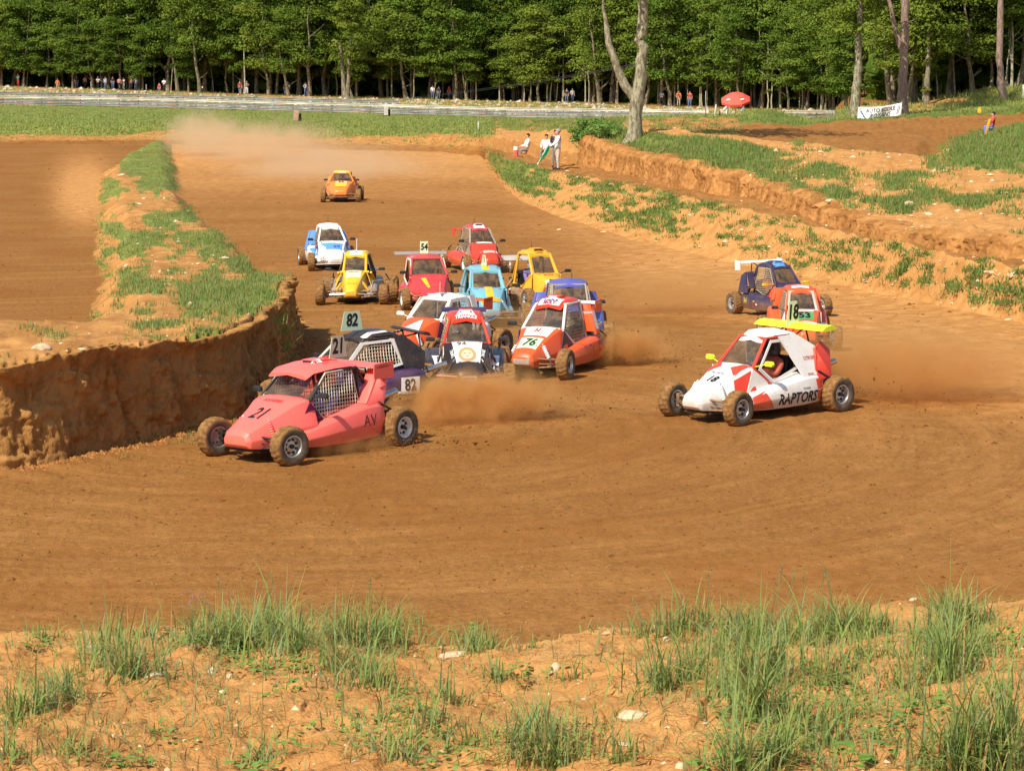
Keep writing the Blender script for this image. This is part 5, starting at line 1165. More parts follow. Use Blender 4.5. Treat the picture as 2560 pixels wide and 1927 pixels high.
b.text('top', 'TRIANGLE', .10, 0, .115, white_ink, .02, off=.012, sx=.72); b.patch('top', [(-.02, -.16), (.04, -.16), (.04, .16), (-.02, .16)], sticker_w, .006)
for sg in (1, -1):
    b.patch('top', [(.05, sg * .40), (.58, sg * .40), (.52, sg * .55), (.0, sg * .60)], sticker_w, .006); b.text('top', 'BENRA', .30, sg * .48, .11, red_ink if sg > 0 else black_ink, rot=R(90 * sg), off=.012)
    b.text('top', 'TRIAXE', .85, sg * .27, .07, white_ink, rot=R(80 * sg), off=.010)
b.text('top', 'C.A.T.C', .66, .50, .09, white_ink, off=.02)
add_driver(b, 'driver in dark suit inside the black and red buggy 94', cloth('dark', (.05, .05, .06)), hel('helmet_black', (.06, .05, .05)))

# 76 orange red
b = Buggy('racing_buggy', 'orange-red buggy number 76 throwing up dust, left rear in the dirt cloud', dict(body=redo, roof=redp, cage=whitep, net=netd, hood=redo, fin=redo, finp=[(-.52, .62), (-.70, .62), (-.74, 1.12), (-.60, 1.16)], wing=(-.92, 1.12, 1.05, .26, R(4), whitep), endplate=redo, eph=.14, tube=.026, nosez=.42, hw=1.08, podz=.56, pw=.66, turn=R(4), cheek=navy, rz=1.26, visor=.2, rrim='s', spring=whitep))
b.place(1382, 925, (-.40, -.92), 1.03, 1.03)
b.patch('top', [(.46, -.28), (.84, -.20), (.84, .24), (.46, .30)], sticker_w, .005); b.text('top', 'J.J', .64, 0, .16, red_ink, .03, off=.01)
b.patch('top', [(.90, -.21), (1.22, -.18), (1.22, .18), (.90, .21)], plate_y, .005); b.text('top', '76', 1.06, 0, .28, green_ink, .03, shear=.2, off=.011)
b.text('top', 'LIQUI', .05, 0, .13, blue_ink, .03, off=.014, sx=.8); b.patch('top', [(-.06, -.22), (.18, -.20), (.18, .20), (-.06, .22)], sticker_w, .005); b.text('top', 'MOLY', .14, 0, .10, red_ink, .03, off=.014)
b.text('left', 'LIQUI', -.66, .46, .12, blue_ink, .03); b.text('left', 'MOLY', -.66, .34, .12, red_ink, .03); b.patch('left', [(-.56, .70), (-.68, .70), (-.68, 1.02), (-.56, 1.02)], sticker_w)
b.patch('front', [(-.15, .25), (.15, .25), (.15, .37), (-.15, .37)], silver, .01)
add_driver(b, 'driver in grey suit behind the net of the orange-red buggy 76', cloth('grey', (.22, .2, .18)), hel('helmet_white', (.7, .68, .62)))

# white roof, red hood
b = Buggy('racing_buggy', 'white roofed buggy with red hood and round white mirror, half hidden behind number 94', dict(body=whitep, hood=redo, roof=whitep, cage=whitep, net=netd, winframe=whitep, num='51', plate=('51', plate_g, .22, .22, R(35), -.05), psize=.2, pslant=.01, quarter=whitep, quarterp=[(-.48, 1.22), (-.64, 1.22), (-.80, .70), (-.62, .60)], wing=(-1.0, 1.08, .95, .26, R(6), redo), endplate=redo, mirror=whitep, rz=1.22, visor=.06, rw=.33, tube=.03, scoop=False, screen=True))
b.place(1094, 896, (-.55, -.83), 1.0, .98)
b.patch('top', [(.62, 0.10), (1.0, -.20), (1.0, .24), (.62, .10)], sticker_w); b.text('top', 'CITROEN SPORT', .93, .02, .04, red_ink, off=.012)
add_driver(b, 'driver behind the clear screen of the white roofed buggy', cloth('grey', (.22, .2, .18)), hel('helmet_grey', (.35, .33, .3)))

# yellow with grey sides
b = Buggy('racing_buggy', 'yellow buggy with grey sides and exposed front suspension, seen head-on', dict(body=yel, pods=grey, roof=yel, cage=yel, net=netb, frame=yel, framew=.10, num=' ', plate=(' ', whitep, .30, .30, 0, -.30), pslant=.10, bars=chrome, no_pods=False, hw=.74, pw=.56, podz=.60, nosez=.40, rw=.26, rz=1.27, tube=.03, scoop=False, cheek=yel, mirror=dark, fy=.74, ry=.76))
b.place(892, 752, (-.03, -1), 1.06, .95)
b.patch('top', [(-.10, -.15), (.10, -.15), (.10, .15), (-.10, .15)], sticker_w, .006); b.text('top', 'V', 0, 0, .1, off=.012)
b.patch('top', [(.50, -.18), (.86, -.17), (.86, .17), (.50, .18)], paint('sticker_cream', (.75, .70, .45), .1), .006); b.text('top', 'RENOV', .62, 0, .09, red_ink, off=.012)
add_driver(b, 'driver with white visor band inside the yellow and grey buggy', cloth('brown', (.16, .09, .07)), hel('helmet_wh', (.7, .68, .62)))

# 69 blue and white
b = Buggy('racing_buggy', 'blue and white buggy number 69 at the left rear of the pack', dict(body=whitep, pods=whitep, roof=whitep, cage=whitep, net=netd, fin=mblue, finp=[(-.35, .50), (-.80, .50), (-.84, 1.0), (-.55, 1.06)], rz=1.26, hw=1.15, pw=.64, podz=.66, bumper=whitep, antenna=True, scoop=False, tube=.03, rw=.30, turn=R(-6), rim='w'))
b.place(826, 668, (.20, -.98), .97, .98)
b.patch('top', [(.66, -.34), (.98, -.30), (1.04, .27), (.72, .34)], mblue, .006, n=8); b.text('top', '69', .88, .08, .17, blue_ink, .02, off=.013, sx=1.2)
b.patch('top', [(-.1, .34), (.55, .36), (.62, .52), (-.1, .62)], mblue); b.patch('top', [(-.1, -.34), (.55, -.36), (.62, -.52), (-.1, -.62)], mblue); b.patch('top', [(.70, -.34), (.86, -.34), (.56, -.36), (.50, -.3)], mblue)
add_driver(b, 'driver in white helmet and black suit inside the blue and white buggy', cloth('black', (.03, .03, .035)), hel('helmet_wh', (.7, .68, .62)))

# red, grey wing, number 54
b = Buggy('racing_buggy', 'round red buggy number 54 with wide grey rear wing', dict(body=paint('crimson', (.62, .045, .05), .15), roof=cher, cage=cher, hw=1.25, pw=.55, podz=.5, rw=.38, rz=1.24, visor=.05, tube=.03, num='54', plate=('54', plate_y, .20, .30, R(90), -.30), psize=.22, pslant=.0, wing=(-.85, 1.24, 1.30, .17, R(24), paint('dull_silver', (.27, .26, .25), .3)), net=None, winframe=whitep, winfw=.12, nosez=.42, cheek=cher, scoop=False, arm=mudmetal, rim='w'))
b.place(1066, 762, (.20, -.97), 1.0, .98)
b.text('top', '54', .66, .05, .16, cher, .01); b.patch('top', [(.75, -.26), (1.20, -.16), (1.20, -.10), (.75, -.14)], yel)
add_driver(b, 'driver seen through the round screen of the red buggy 54', cloth('dark', (.05, .05, .06)), hel('helmet_wh', (.7, .68, .62)))

# sky blue with yellow stripe
b = Buggy('racing_buggy', 'muddy sky blue buggy with a yellow stripe down roof and hood', dict(body=lblue, roof=lblue, cage=lblue, pods=lblue, hw=1.0, pw=.56, podz=.62, frame=lblue, framew=.16, tube=.032, num='11', plate=('11', plate_y, .24, .22, R(20), -.15), psize=.2, rz=1.24, rw=.32, scoop=False, bumper=mudmetal, cheek=lblue, nosez=.42, fy=.74, arm=mudmetal, quarter=lblue, quarterp=[(-.46, 1.2), (-.62, 1.2), (-.95, .72), (-.62, .60)]))
b.place(1212, 806, (.12, -.99), 1.06, 1.0)
b.patch('top', [(-.45, -.07), (.10, -.07), (.10, .09), (-.45, .09)], yel, .006); b.patch('top', [(.50, -.07), (.98, -.07), (.98, .09), (.50, .09)], yel, .006, n=8); b.text('top', 'L', .70, 0, .12, lblue, off=.012)
b.patch('top', [(1.02, -.20), (1.18, -.20), (1.14, .20), (.98, .20)], yel2, .006)
add_driver(b, 'driver hidden behind the dusty screen of the sky blue buggy', cloth('yellow', (.5, .4, .1)), hel('helmet_grey', (.35, .33, .3)))

# pinkish red with wing, at the back
b = Buggy('racing_buggy', 'faded red buggy with red rear wing, behind the sky blue one', dict(body=redp, roof=cher, pods=redp, cage=grey, net=netd, hw=1.08, pw=.70, podz=.50, rz=1.26, wing=(-1.0, 1.08, .95, .22, R(6), redp), endplate=redp, scoop=True, antenna=True, nosez=.42, cheek=grey, rim='w'))
b.place(1196, 676, (.30, -.95), .98, 1.0)
b.patch('top', [(-.05, -.17), (.08, -.17), (.08, .17), (-.05, .17)], sticker_w, .006); b.patch('top', [(.46, -.25), (.60, -.22), (.60, .22), (.46, .25)], sticker_w, .006); b.patch('top', [(1.02, -.19), (1.14, -.17), (1.14, .17), (1.02, .19)], paint('sticker_pink', (.75, .45, .35), .1), .006)
add_driver(b, 'driver in the faded red buggy at the back of the pack', cloth('red', (.45, .06, .05)), hel('helmet_wh', (.7, .68, .62)))

# amber yellow number 80
b = Buggy('racing_buggy', 'amber yellow buggy number 80 with a plain grey wing, turning behind the blue ones', dict(body=yel2, roof=yel2, cage=yel2, pods=mudmetal, pw=.5, podz=.45, hw=.92, frame=yel2, framew=.16, tube=.032, rz=1.30, rw=.30, wing=(-.95, 1.10, 1.15, .30, R(24), silver), net=None, cheek=yel2, nosez=.45, scoop=True, antenna=True))
b.place(1346, 770, (.36, -.93), .98, 1.05)
b.text('top', '80', 1.02, 0, .2, off=.012, sx=1.2); b.patch('top', [(.94, -.20), (1.12, -.20), (1.12, .20), (.94, .20)], sticker_w, .005); b.text('top', 'BOWA', .66, 0, .10, red_ink, off=.01); b.text('top', 'LOCO', .06, 0, .08, black_ink, off=.01)
add_driver(b, 'driver in violet suit inside the amber yellow buggy 80', cloth('violet', (.16, .12, .3)), hel('helmet_grey', (.35, .33, .3)))

# blue behind 76
b = Buggy('racing_buggy', 'dusty blue buggy mostly hidden behind the orange-red 76', dict(body=dblue, roof=dblue, cage=grey, net=netd, fin=dblue, finp=[(-.45, .50), (-.85, .50), (-.9, .95), (-.62, 1.0)], pw=.72, rz=1.26, rw=.36, scoop=False, antenna=True, anty=.1, tube=.024, quarter=dblue, quarterp=[(-.48, 1.2), (-.62, 1.2), (-1.0, .8), (-.62, .60)]))
b.place(1424, 858, (.05, -1), 1.0, 1.0)
add_driver(b, 'driver of the dusty blue buggy behind the orange-red one', cloth('dark', (.05, .05, .06)), hel('helmet_black', (.06, .05, .05)))

# far orange
b = Buggy('racing_buggy', 'small orange and yellow buggy trailing alone far behind in the dust', dict(body=orng, roof=yel, cage=orng, hw=1.35, pw=.62, podz=.62, rz=1.18, rw=.34, visor=.05, fin=orng, finp=[(-.45, .50), (-.85, .50), (-.9, .85), (-.62, .95)], scoop=False, nosez=.46, tube=.03, bumper=mudmetal, cheek=orng, num=None))
b.place(855, 502, (.03, -1), 1.06, 1.05)
b.patch('top', [(.60, -.22), (.80, -.22), (.80, .22), (.60, .22)], plate_y, .008); b.text('top', '26', .70, 0, .18, bold=.03, off=.02, sx=1.3); b.patch('top', [(-.06, -.16), (.04, -.16), (.04, .16), (-.06, .16)], sticker_w, .008); b.patch('top', [(.85, -.25), (1.1, -.2), (1.1, .2), (.85, .25)], yel, .006)
add_driver(b, 'driver of the lone orange buggy far behind', cloth('dark', (.05, .05, .06)), hel('helmet_grey', (.35, .33, .3)))

# navy with white wing
b = Buggy('racing_buggy', 'dark navy buggy with white rear wing and yellow mirrors at the inner bank', dict(body=navy, roof=navy, cage=navy, net=netd, fin=navy, finp=[(-.42, .55), (-.90, .55), (-.92, .95), (-.74, 1.05)], pw=.68, podz=.55, rz=1.27, rw=.32, wing=(-1.0, 1.26, 1.30, .22, R(8), whitep), endplate=whitep, mirror=yel, mz=.80, frame=navy, framew=.18, rim='w', scoop=True, tube=.026, cheek=redo))
b.place(1948, 786, (.42, -.90), .86, .92)
b.text('right', '34', -.55, .36, .2, gold_ink); b.patch('top', [(-.05, -.17), (.1, -.17), (.1, .17), (-.05, .17)], mblue, .006)
add_driver(b, 'driver in red gloves and suit inside the navy buggy', cloth('red', (.45, .06, .05)), hel('helmet_grey', (.35, .33, .3)))

# 53 red
b = Buggy('racing_buggy', 'red buggy number 53 on a green plate, directly behind the white one', dict(body=redo, hood=redo, roof=redo, cage=redo, pods=redo, net=netd, winframe=None, fin=redo, finp=[(-.45, .95), (-.75, .90), (-.95, 1.05), (-.90, 1.2), (-.55, 1.22)], frame=silver, framew=.20, hw=1.05, pw=.66, podz=.80, rz=1.28, rw=.32, cheek=whitep, antenna=True, anty=.05, scoop=False, mirror=dark))
b.place(1998, 862, (.02, -1), .86, .90)
b.patch('top', [(-.10, -.20), (.0, -.20), (.0, .20), (-.10, .20)], sticker_w, .006); b.patch('top', [(.50, -.24), (.60, -.23), (.60, .23), (.50, .24)], sticker_w, .006)
b.patch('top', [(.66, -.22), (.92, -.19), (.92, .19), (.66, .22)], green_s, .006); b.text('top', '53', .79, 0, .26, black_ink, .03, off=.014, sx=1.1); b.patch('top', [(1.0, -.24), (1.16, -.22), (1.16, .22), (1.0, .24)], sticker_w, .006); b.text('top', 'LE COMPTOIR', 1.08, 0, .05, red_ink, off=.012)
b.patch('top', [(.20, -.36), (.50, -.36), (.50, -.55), (.2, -.6)], sticker_w); b.patch('top', [(.20, .36), (.50, .36), (.50, .55), (.2, .6)], sticker_w)
add_driver(b, 'driver in red suit behind the grey framed screen of buggy 53', cloth('red', (.45, .06, .05)), hel('helmet_wh', (.7, .68, .62)))

# 18 white and red
b = Buggy('racing_buggy', 'white and red buggy number 18 with RAPTORS on its side and fluorescent yellow wing', dict(body=whitep, pods=whitep, roof=whitep, cage=redp, net=None, winframe=whitep, winfw=.10, win=[(.36, .76), (.02, 1.16), (-.20, 1.16), (-.50, .72), (.10, .54)], frame=redp, framew=.10, quarter=whitep, quarterp=[(-.12, 1.22), (-.50, 1.23), (-.86, 1.02), (-1.0, .56), (-.44, .56)], wideq=True, sill=None, hw=1.06, pw=.64, podz=.62, nosez=.40, rz=1.27, rw=.30, wing=(-.90, 1.28, 1.46, .36, R(10), fluo), wthick=1.5, trim=False, mirror=fluo, num='18', plate=('18', plate_y, .30, .38, 0, -.84), psize=.32, cheek=whitep, rim='s', scoop=False, tube=.02, turn=R(6), fin=redp, finp=[(-.72, .50), (-1.05, .55), (-1.12, .95), (-.95, 1.10), (-.80, 1.0)], bumper=None))
b.place(1888, 1032, (-.76, -.65), 1.04, 1.04)
b.text('left', 'RAPTORS', -.27, .28, .235, bold=.022, sx=.82, shear=.15); b.patch('left', [(.62, .17), (.22, .17), (.38, .44), (.62, .36)], redp, .004, n=8); b.patch('left', [(-.72, .20), (-.86, .26), (-.86, .60), (-.66, .60)], redp, .004)
b.text('left', 'CITROEN', -.66, .86, .075, red_ink, .01); b.text('left', 'CROSS', -.60, .62, .05, red_ink); b.text('left', 'TOURNEE', -.45, .42, .04, black_ink)
b.patch('top', [(.46, .35), (.80, .30), (.66, .10), (.46, .26)], redp, .005); b.patch('top', [(.46, -.35), (.80, -.30), (.66, -.10), (.46, -.26)], redp, .005)
b.patch('left', [(.44, .45), (.82, .40), (.80, .62), (.50, .75)], redp, .004, n=8)
b.text('top', '18', .98, .02, .20, bold=.02, shear=.2, off=.01, sx=1.0); b.text('top', 'MECA RACING', .82, 0, .045, black_ink, off=.01)
add_driver(b, 'driver in red and white checked suit inside the white buggy 18', cloth('red_white', (.50, .12, .08)), hel('helmet_black', (.06, .05, .05)))
# ---------------------------------------------------------------- barrier, posts, small things
galv = plain('galvanised_rail', (.27, .27, .26), .5, .4, metal=.3, var=.25, scale=.7); rail_w = plain('painted_rail', (.52, .49, .42), .6, .3, var=.25, scale=.5); wood = plain('weathered_wood', (.30, .23, .16), .9, .1, var=.3)
def rail_path(px0, px1, dY=0, dz=0):
    out = []
    for q in np.arange(px0, px1 + 1, 24):
        a = (q - 1280) / F / CP; Y_ = float(np.interp(a, AX, CV[CN['R8']][1])) + dY; X_ = (q - 1280) / F * Y_; out.append(Vector((X_, Y_, float(seg_base(np.array([X_]), np.array([Y_]))[0][0]) + dz)))
    return out
def guardrail(name, lab, px0, px1, dY, heights, dz=0, group=None):
    P_ = rail_path(px0, px1, dY, dz); o = P_[0].copy(); t = thing(name, lab, 'guardrail', o, 0, group)
    for h in heights:
        mb = MB(); secs = []
        for p in P_:
            q = p - o; secs.append([q + Vector((0, y, h + z)) for y, z in ((0, -.13), (-.08, -.11), (-.08, -.06), (-.01, 0), (-.08, .06), (-.08, .11), (0, .13), (.02, .13), (.02, -.13))])
        mb.loft(secs, smooth=False); mb.build('rail', rail_w if h > .8 else galv, t)
    me = None
    for i in range(0, len(P_), 2):
        if me is None: mb = MB(); mb.box((0, .1, .45), (.12, .10, 1.1)); me = mb.mesh('post'); me.materials.append(galv)
        add('post', me, t, None, P_[i] - o)
G_ = 'guardrails along the far circuit'
guardrail('guardrail', 'long triple guardrail running behind the grass field from the left edge to the umbrella', -320, 1770, 0, (.20, .55, .90), group=G_)
guardrail('guardrail', 'second pale guardrail set slightly higher behind the long one on the left', -320, 1000, 5.0, (.35, .72), .45, group=G_)
guardrail('guardrail', 'short stretch of guardrail visible between the two grass mounds', 1940, 2090, 0, (.20, .55, .90), group=G_)
def pole(name, lab, cat, px, py, h, r_, mat, lean=(0, 0), cap=None):
    b = at(px, py); mb = MB(); mb.tube([(0, 0, -.2), (lean[0], lean[1], h)], [r_, r_ * .9], 8); 
    if cap: mb.box((lean[0], lean[1], h + .02), (r_ * 2.4, r_ * 2.4, .05))
    o = mb.build(name, mat); o.location = b; return tag(o, lab, cat)
pole('marker_post', 'short white post standing in the grass field left of the flag man', 'post', 1196, 328, .62, .05, rail_w, cap=True)
pole('fence_post', 'white leaning post in front of the guardrail, left of the red umbrella', 'post', 1786, 292, .75, .06, rail_w, (.1, 0))
pole('fence_post', 'thin tall grey pole left of the red umbrella', 'post', 1764, 292, 1.6, .03, galv)
pole('fence_post', 'small green post before the guardrail beside the umbrella', 'post', 1799, 291, .35, .05, plain('green_post', (.05, .2, .10), .7))
pole('metal_post', 'grey metal post standing against the right side of the forked tree', 'post', 1600, 326, .75, .035, galv)
pole('fence_post', 'pale wooden post behind the far left rubble bank', 'post', 366, 233, 1.1, .06, wood); pole('fence_post', 'pale post at the far right edge by the wood', 'post', 2558, 248, .9, .08, rail_w)
# tyre stacks with boards on the rail
def tyre_board(lab, px, py, s_, boardm, tiltv):
    b = at(px, py); t = thing('marker_board', lab, 'marker board', b); mb = MB()
    for i in range(3): mb.lathe([(.17, -.1), (.30, -.11), (.34, 0), (.30, .11), (.17, .10), (.17, -.1)], (.06, .12, .14 + i * .22), axis='z', n=18)
    mb.build('tyre_stack', black_ink, t); mb = MB(); M = Matrix.Rotation(tiltv, 3, 'Y'); mb.box((-.02, -.28, .55), (.42, .06, .92), M); mb.build('board', boardm, t, bevel=.01)
    t.scale = (s_,) * 3
tyre_board('brown wooden board leaning on black tyres in the field before the rail', 742, 305, 1.0, plain('board_brown', (.42, .26, .17), .8), .12)
tyre_board('white board fixed on a black tyre stack in front of the guardrail', 966, 291, 1.0, rail_w, 0)
# red and white bollard by the flag man
b = at(1290, 392); mb = MB(); mb.lathe([(0, .0), (.12, .0), (.12, .35), (.10, .55), (0, .60)], (0, 0, 0), axis='z', n=14); mb.lathe([(.125, .34), (.125, .5), (.11, .52)], (0, 0, 0), axis='z', n=14, mi=1)
o = mb.build('bollard', [plain('bollard_red', (.62, .12, .08), .7), plain('bollard_white', (.75, .72, .65), .7)]); o.location = b; tag(o, 'small red and white bollard in the grass left of the flag man', 'bollard')
# yellow board post and seated marshal with yellow flag on the right mound
b = at(2448, 300); t = thing('marker_board', 'small yellow board on a thin post at the upper track edge', 'marker board', b); mb = MB(); mb.tube([(0, 0, -.1), (0, 0, .45)], .015, 6); mb.build('post', mudmetal, t); mb = MB(); mb.box((0, 0, .50), (.20, .03, .24)); mb.box((0, 0, .66), (.12, .03, .08)); mb.build('board', yel, t, bevel=.008)
# banner between the trees
bx0, bx1 = at(2146, 303), at(2252, 290); Yb = (bx0.y + bx1.y) / 2
def bp(px, py): return Vector(((px - 1280) / F * (Yb * CP + 3.5 * SP), Yb, px2z(px, py, Yb)))
t = thing('banner', 'white cloth banner lettered AUTO ECOLE ROYANS tied between two trees', 'banner', bp(2146, 303)); o0 = t.location.copy()
V = []; Fc = []; nu, nv = 22, 7
def bpt(u, v):
    top = 268 - 9 * u * u - 1.5 * u + 3.5 * math.sin(math.pi * u) * .6; bot = 300 - 1 - 14 * max(0, u - .25) ** 1.15; px = 2146 + 108 * u - 2 * v
    p = bp(px, top + (bot - top) * v); p.y += .10 * math.sin(u * 9 + v * 2) + .05 * math.sin(u * 23 - v * 3); return p - o0
for i in range(nu + 1):
    for j in range(nv + 1): V.append(tuple(bpt(i / nu, j / nv)))
for i in range(nu):
    for j in range(nv): q = i * (nv + 1) + j; Fc.append((q, q + 1, q + nv + 2, q + nv + 1))
me = bpy.data.meshes.new('banner_cloth'); me.from_pydata(V, [], Fc); [setattr(p, 'use_smooth', True) for p in me.polygons]; me.materials.append(plain('banner_white', (.78, .77, .73), .8, var=.04)); bo = add('cloth', me, t); sm = bo.modifiers.new('s', 'SOLIDIFY'); sm.thickness = .012
def btext(txt, u0, v0, wd, ht, mat, shear=0, name='lettering'):
    me = text_mesh(txt, 1.0, .012, shear); xs = [v.co.x for v in me.vertices]; ys = [v.co.y for v in me.vertices]; x0, x1, y0, y1 = min(xs), max(xs), min(ys), max(ys)
    for v in me.vertices:
        u = u0 + (v.co.x - x0) / (x1 - x0) * wd; vv = v0 + (y1 - v.co.y) / (y1 - y0) * ht; v.co = bpt(u, vv) + Vector((0, -.02, 0))
    me.materials.append(mat); add(name, me, t)
btext('AUTO ECOLE', .18, .12, .68, .34, black_ink); btext('ROYANS', .27, .54, .50, .36, black_ink, .2); btext('//', .88, .15, .09, .7, black_ink, .3)
mb = MB(); mb.slab([bpt(.06, .35) + Vector((0, -.03, 0)), bpt(.14, .85) + Vector((0, -.03, 0)), bpt(.17, .80) + Vector((0, -.03, 0)), bpt(.08, .3) + Vector((0, -.03, 0))], .006); mb.build('emblem', blue_ink, t)
# umbrella
def farpt(px, Y_): X_ = (px - 1280) / F * (Y_ * CP + (CH + .9) * SP); return Vector((X_, Y_, gz(X_, Y_)))
b = farpt(1838, 221); t = thing('parasol', 'tilted red parasol shading the marshals beyond the forked tree', 'parasol', b); mb = MB(); mb.tube([(0, 0, -.1), (.02, 0, 2.25)], .035, 8); mb.build('pole', plain('parasol_pole', (.6, .55, .35), .6), t)
mb = MB(); top = Vector((0, 0, .42)); rim = [Vector((1.08 * math.cos(a), 1.08 * math.sin(a), 0)) for a in [k_ * math.pi / 4 + .3 for k_ in range(8)]]; vs = [top]; 
for k_ in range(8): vs += [rim[k_] * .55 + Vector((0, 0, .30)), rim[k_], rim[k_] + Vector((0, 0, -.14))]
fs = []
for k_ in range(8):
    a, b2 = 1 + 3 * k_, 1 + 3 * ((k_ + 1) % 8); fs += [(0, a, b2), (a, a + 1, b2 + 1, b2), (a + 1, a + 2, b2 + 2, b2 + 1)]
mb.poly(vs, fs); o = mb.build('canopy', plain('parasol_red', (.82, .10, .07), .7, var=.06), t, sharp=20); o.location = (.02, 0, 2.15); o.scale = (1.3, 1.3, 1.5); o.rotation_euler = (R(20), R(-5), 0); o.modifiers.new('s', 'SOLIDIFY').thickness = .02
mb = MB()
for a in (3.9, 5.2): c_ = Vector((.80 * math.cos(a), .80 * math.sin(a), .20)); mb.slab([c_ + Vector((-.14, 0, -.02)), c_ + Vector((.14, .0, 0)), c_ + Vector((.12, .04, .07)), c_ + Vector((-.12, .04, .05))], .01)
o2 = mb.build('logo_patch', white_ink, t); o2.location = o.location; o2.scale = o.scale; o2.rotation_euler = o.rotation_euler
# overhead cables
for k_, (dy0, dy1) in enumerate(((0, 0), (3, 4))):
    mb = MB(); P_ = []
    Ya, Yb2 = 232.0, 110.0
    for i in range(22):
        t_ = i / 21; Y_ = Ya + (Yb2 - Ya) * t_; px = 970 + (1592 - 970) * t_; py = 252 + dy0 - (252 - 160) * t_ + (dy1 - dy0) * t_ + 12 * math.sin(math.pi * t_) * .5
        z = px2z(px, py, Y_); P_.append(((px - 1280) / F * (Y_ * CP - (z - CH) * SP), Y_, z))
    mb.tube(P_, .013, 5); tag(mb.build('cable', dark), ('upper' if k_ == 0 else 'lower') + ' of two thin cables strung from the field board to the forked tree', 'cable')

# ---------------------------------------------------------------- people
def person_mesh(name, shirt, trousers, pose='stand', sleeve=False, arms=None, shoe=None):
    A_ = {'l': ((.25, .02, 1.16), (.24, .08, .92)), 'r': ((-.25, .02, 1.16), (-.24, .08, .92))}
    if arms: A_.update(arms)
    J = {'pel': ((0, 0, .92), (.155, .11), None), 'sp': ((0, .0, 1.10), (.145, .11), 'pel'), 'ch': ((0, -.01, 1.32), (.175, .115), 'sp'), 'nk': ((0, .0, 1.47), .055, 'ch'), 'hd': ((0, .02, 1.57), (.078, .088), 'nk'), 'ht': ((0, .015, 1.66), (.075, .088), 'hd')}
    for s_, q in ((1, 'l'), (-1, 'r')):
        e, w_ = A_[q]; J['sh' + q] = ((s_ * .19, 0, 1.40), .068, 'ch'); J['el' + q] = (e, .05, 'sh' + q); J['wr' + q] = (w_, .034, 'el' + q); d = (Vector(w_) - Vector(e)).normalized(); h = Vector(w_) + d * .09; J['hn' + q] = (tuple(h), (.035, .022), 'wr' + q)
        for f_ in range(4):
            o_ = Vector((s_ * .0, (f_ - 1.5) * .016, 0)); J['f%d' % f_ + q] = (tuple(h + d * (.075 - .006 * abs(f_ - 1)) + o_ + Vector((0, .0, -.004))), .008, 'hn' + q)
        J['th' + q] = (tuple(Vector(w_) + d * .06 + Vector((0, .055, 0))), .010, 'wr' + q)
    if pose == 'stand':
        for s_, q in ((1, 'l'), (-1, 'r')):
            J['hp' + q] = ((s_ * .10, 0, .82), .095, 'pel'); J['kn' + q] = ((s_ * .11, .02, .48), .068, 'hp' + q); J['an' + q] = ((s_ * .12, 0, .09), .045, 'kn' + q); J['to' + q] = ((s_ * .13, .16, .04), .04, 'an' + q)
    else:
        for s_, q in ((1, 'l'), (-1, 'r')):
            J['hp' + q] = ((s_ * .11, .10, .86), .095, 'pel'); J['kn' + q] = ((s_ * .16, .42, .98 if pose == 'squat' else .88), .066, 'hp' + q); J['an' + q] = ((s_ * .13, .42 if pose != 'squat' else .34, .50), .045, 'kn' + q); J['to' + q] = ((s_ * .13, .56, .46), .04, 'an' + q)
    def rule(n_, c):
        if n_[:2] in ('hn', 'th', 'f0', 'f1', 'f2', 'f3') or n_ in ('hd', 'ht', 'nk'): return 0
        if n_[:2] == 'wr': return 1 if sleeve else 0
        if n_[:2] in ('hp', 'kn', 'an'): return 2
        if n_[:2] == 'to': return 3
        return 2 if c.z < .94 else 1
    me = figure(name, J, [skin_m, shirt, trousers, shoe or dark], rule, 1)
    bm = bmesh.new(); bm.from_mesh(me)   # nose and ears
    for (c, s_) in (((0, .115, 1.60), (.014, .02, .028)), ((.082, .01, 1.60), (.01, .02, .03)), ((-.082, .01, 1.60), (.01, .02, .03))):
        r_ = bmesh.ops.create_icosphere(bm, subdivisions=1, radius=1)
        for v in r_['verts']: v.co = Vector((v.co.x * s_[0] + c[0], v.co.y * s_[1] + c[1], v.co.z * s_[2] + c[2]))
    bm.to_mesh(me); bm.free(); return me
def hair_mesh(mat, cap=False):
    bm = bmesh.new(); bmesh.ops.create_uvsphere(bm, u_segments=14, v_segments=10, radius=1); 
    for v in bm.verts:
        v.co = Vector((v.co.x * .094, v.co.y * .108 - .008, v.co.z * .10)) + Vector((0, 0, 1.645))
        if v.co.y > .03 and v.co.z < 1.67: v.co.y = .03
        if v.co.z < 1.56: v.co.z = 1.56
    if cap: r_ = bmesh.ops.create_cube(bm, size=1); [setattr(v, 'co', Vector((v.co.x * .13, v.co.y * .09 + .13, v.co.z * .015 + 1.67))) for v in r_['verts']]
    me = bpy.data.meshes.new('hair'); bm.to_mesh(me); bm.free(); [setattr(p, 'use_smooth', True) for p in me.polygons]; me.materials.append(mat); return me
hairs = {'d': hair_mesh(hair_dk), 'g': hair_mesh(hair_gr), 'c': hair_mesh(plain('cap_black', (.02, .02, .025), .8), True), 'b': hair_mesh(plain('brown_hair', (.12, .07, .03), .8))}
hairs['c'].name = 'cap'
def person(lab, me, hair, loc, rz, s_=1.0, dz=0, group=None):
    t = thing('person', lab, 'person', (loc[0], loc[1], loc[2] + dz), rz, group); t.scale = (s_,) * 3; add('body', me, t); add('cap' if hair == 'c' else 'hair', hairs[hair], t); return t
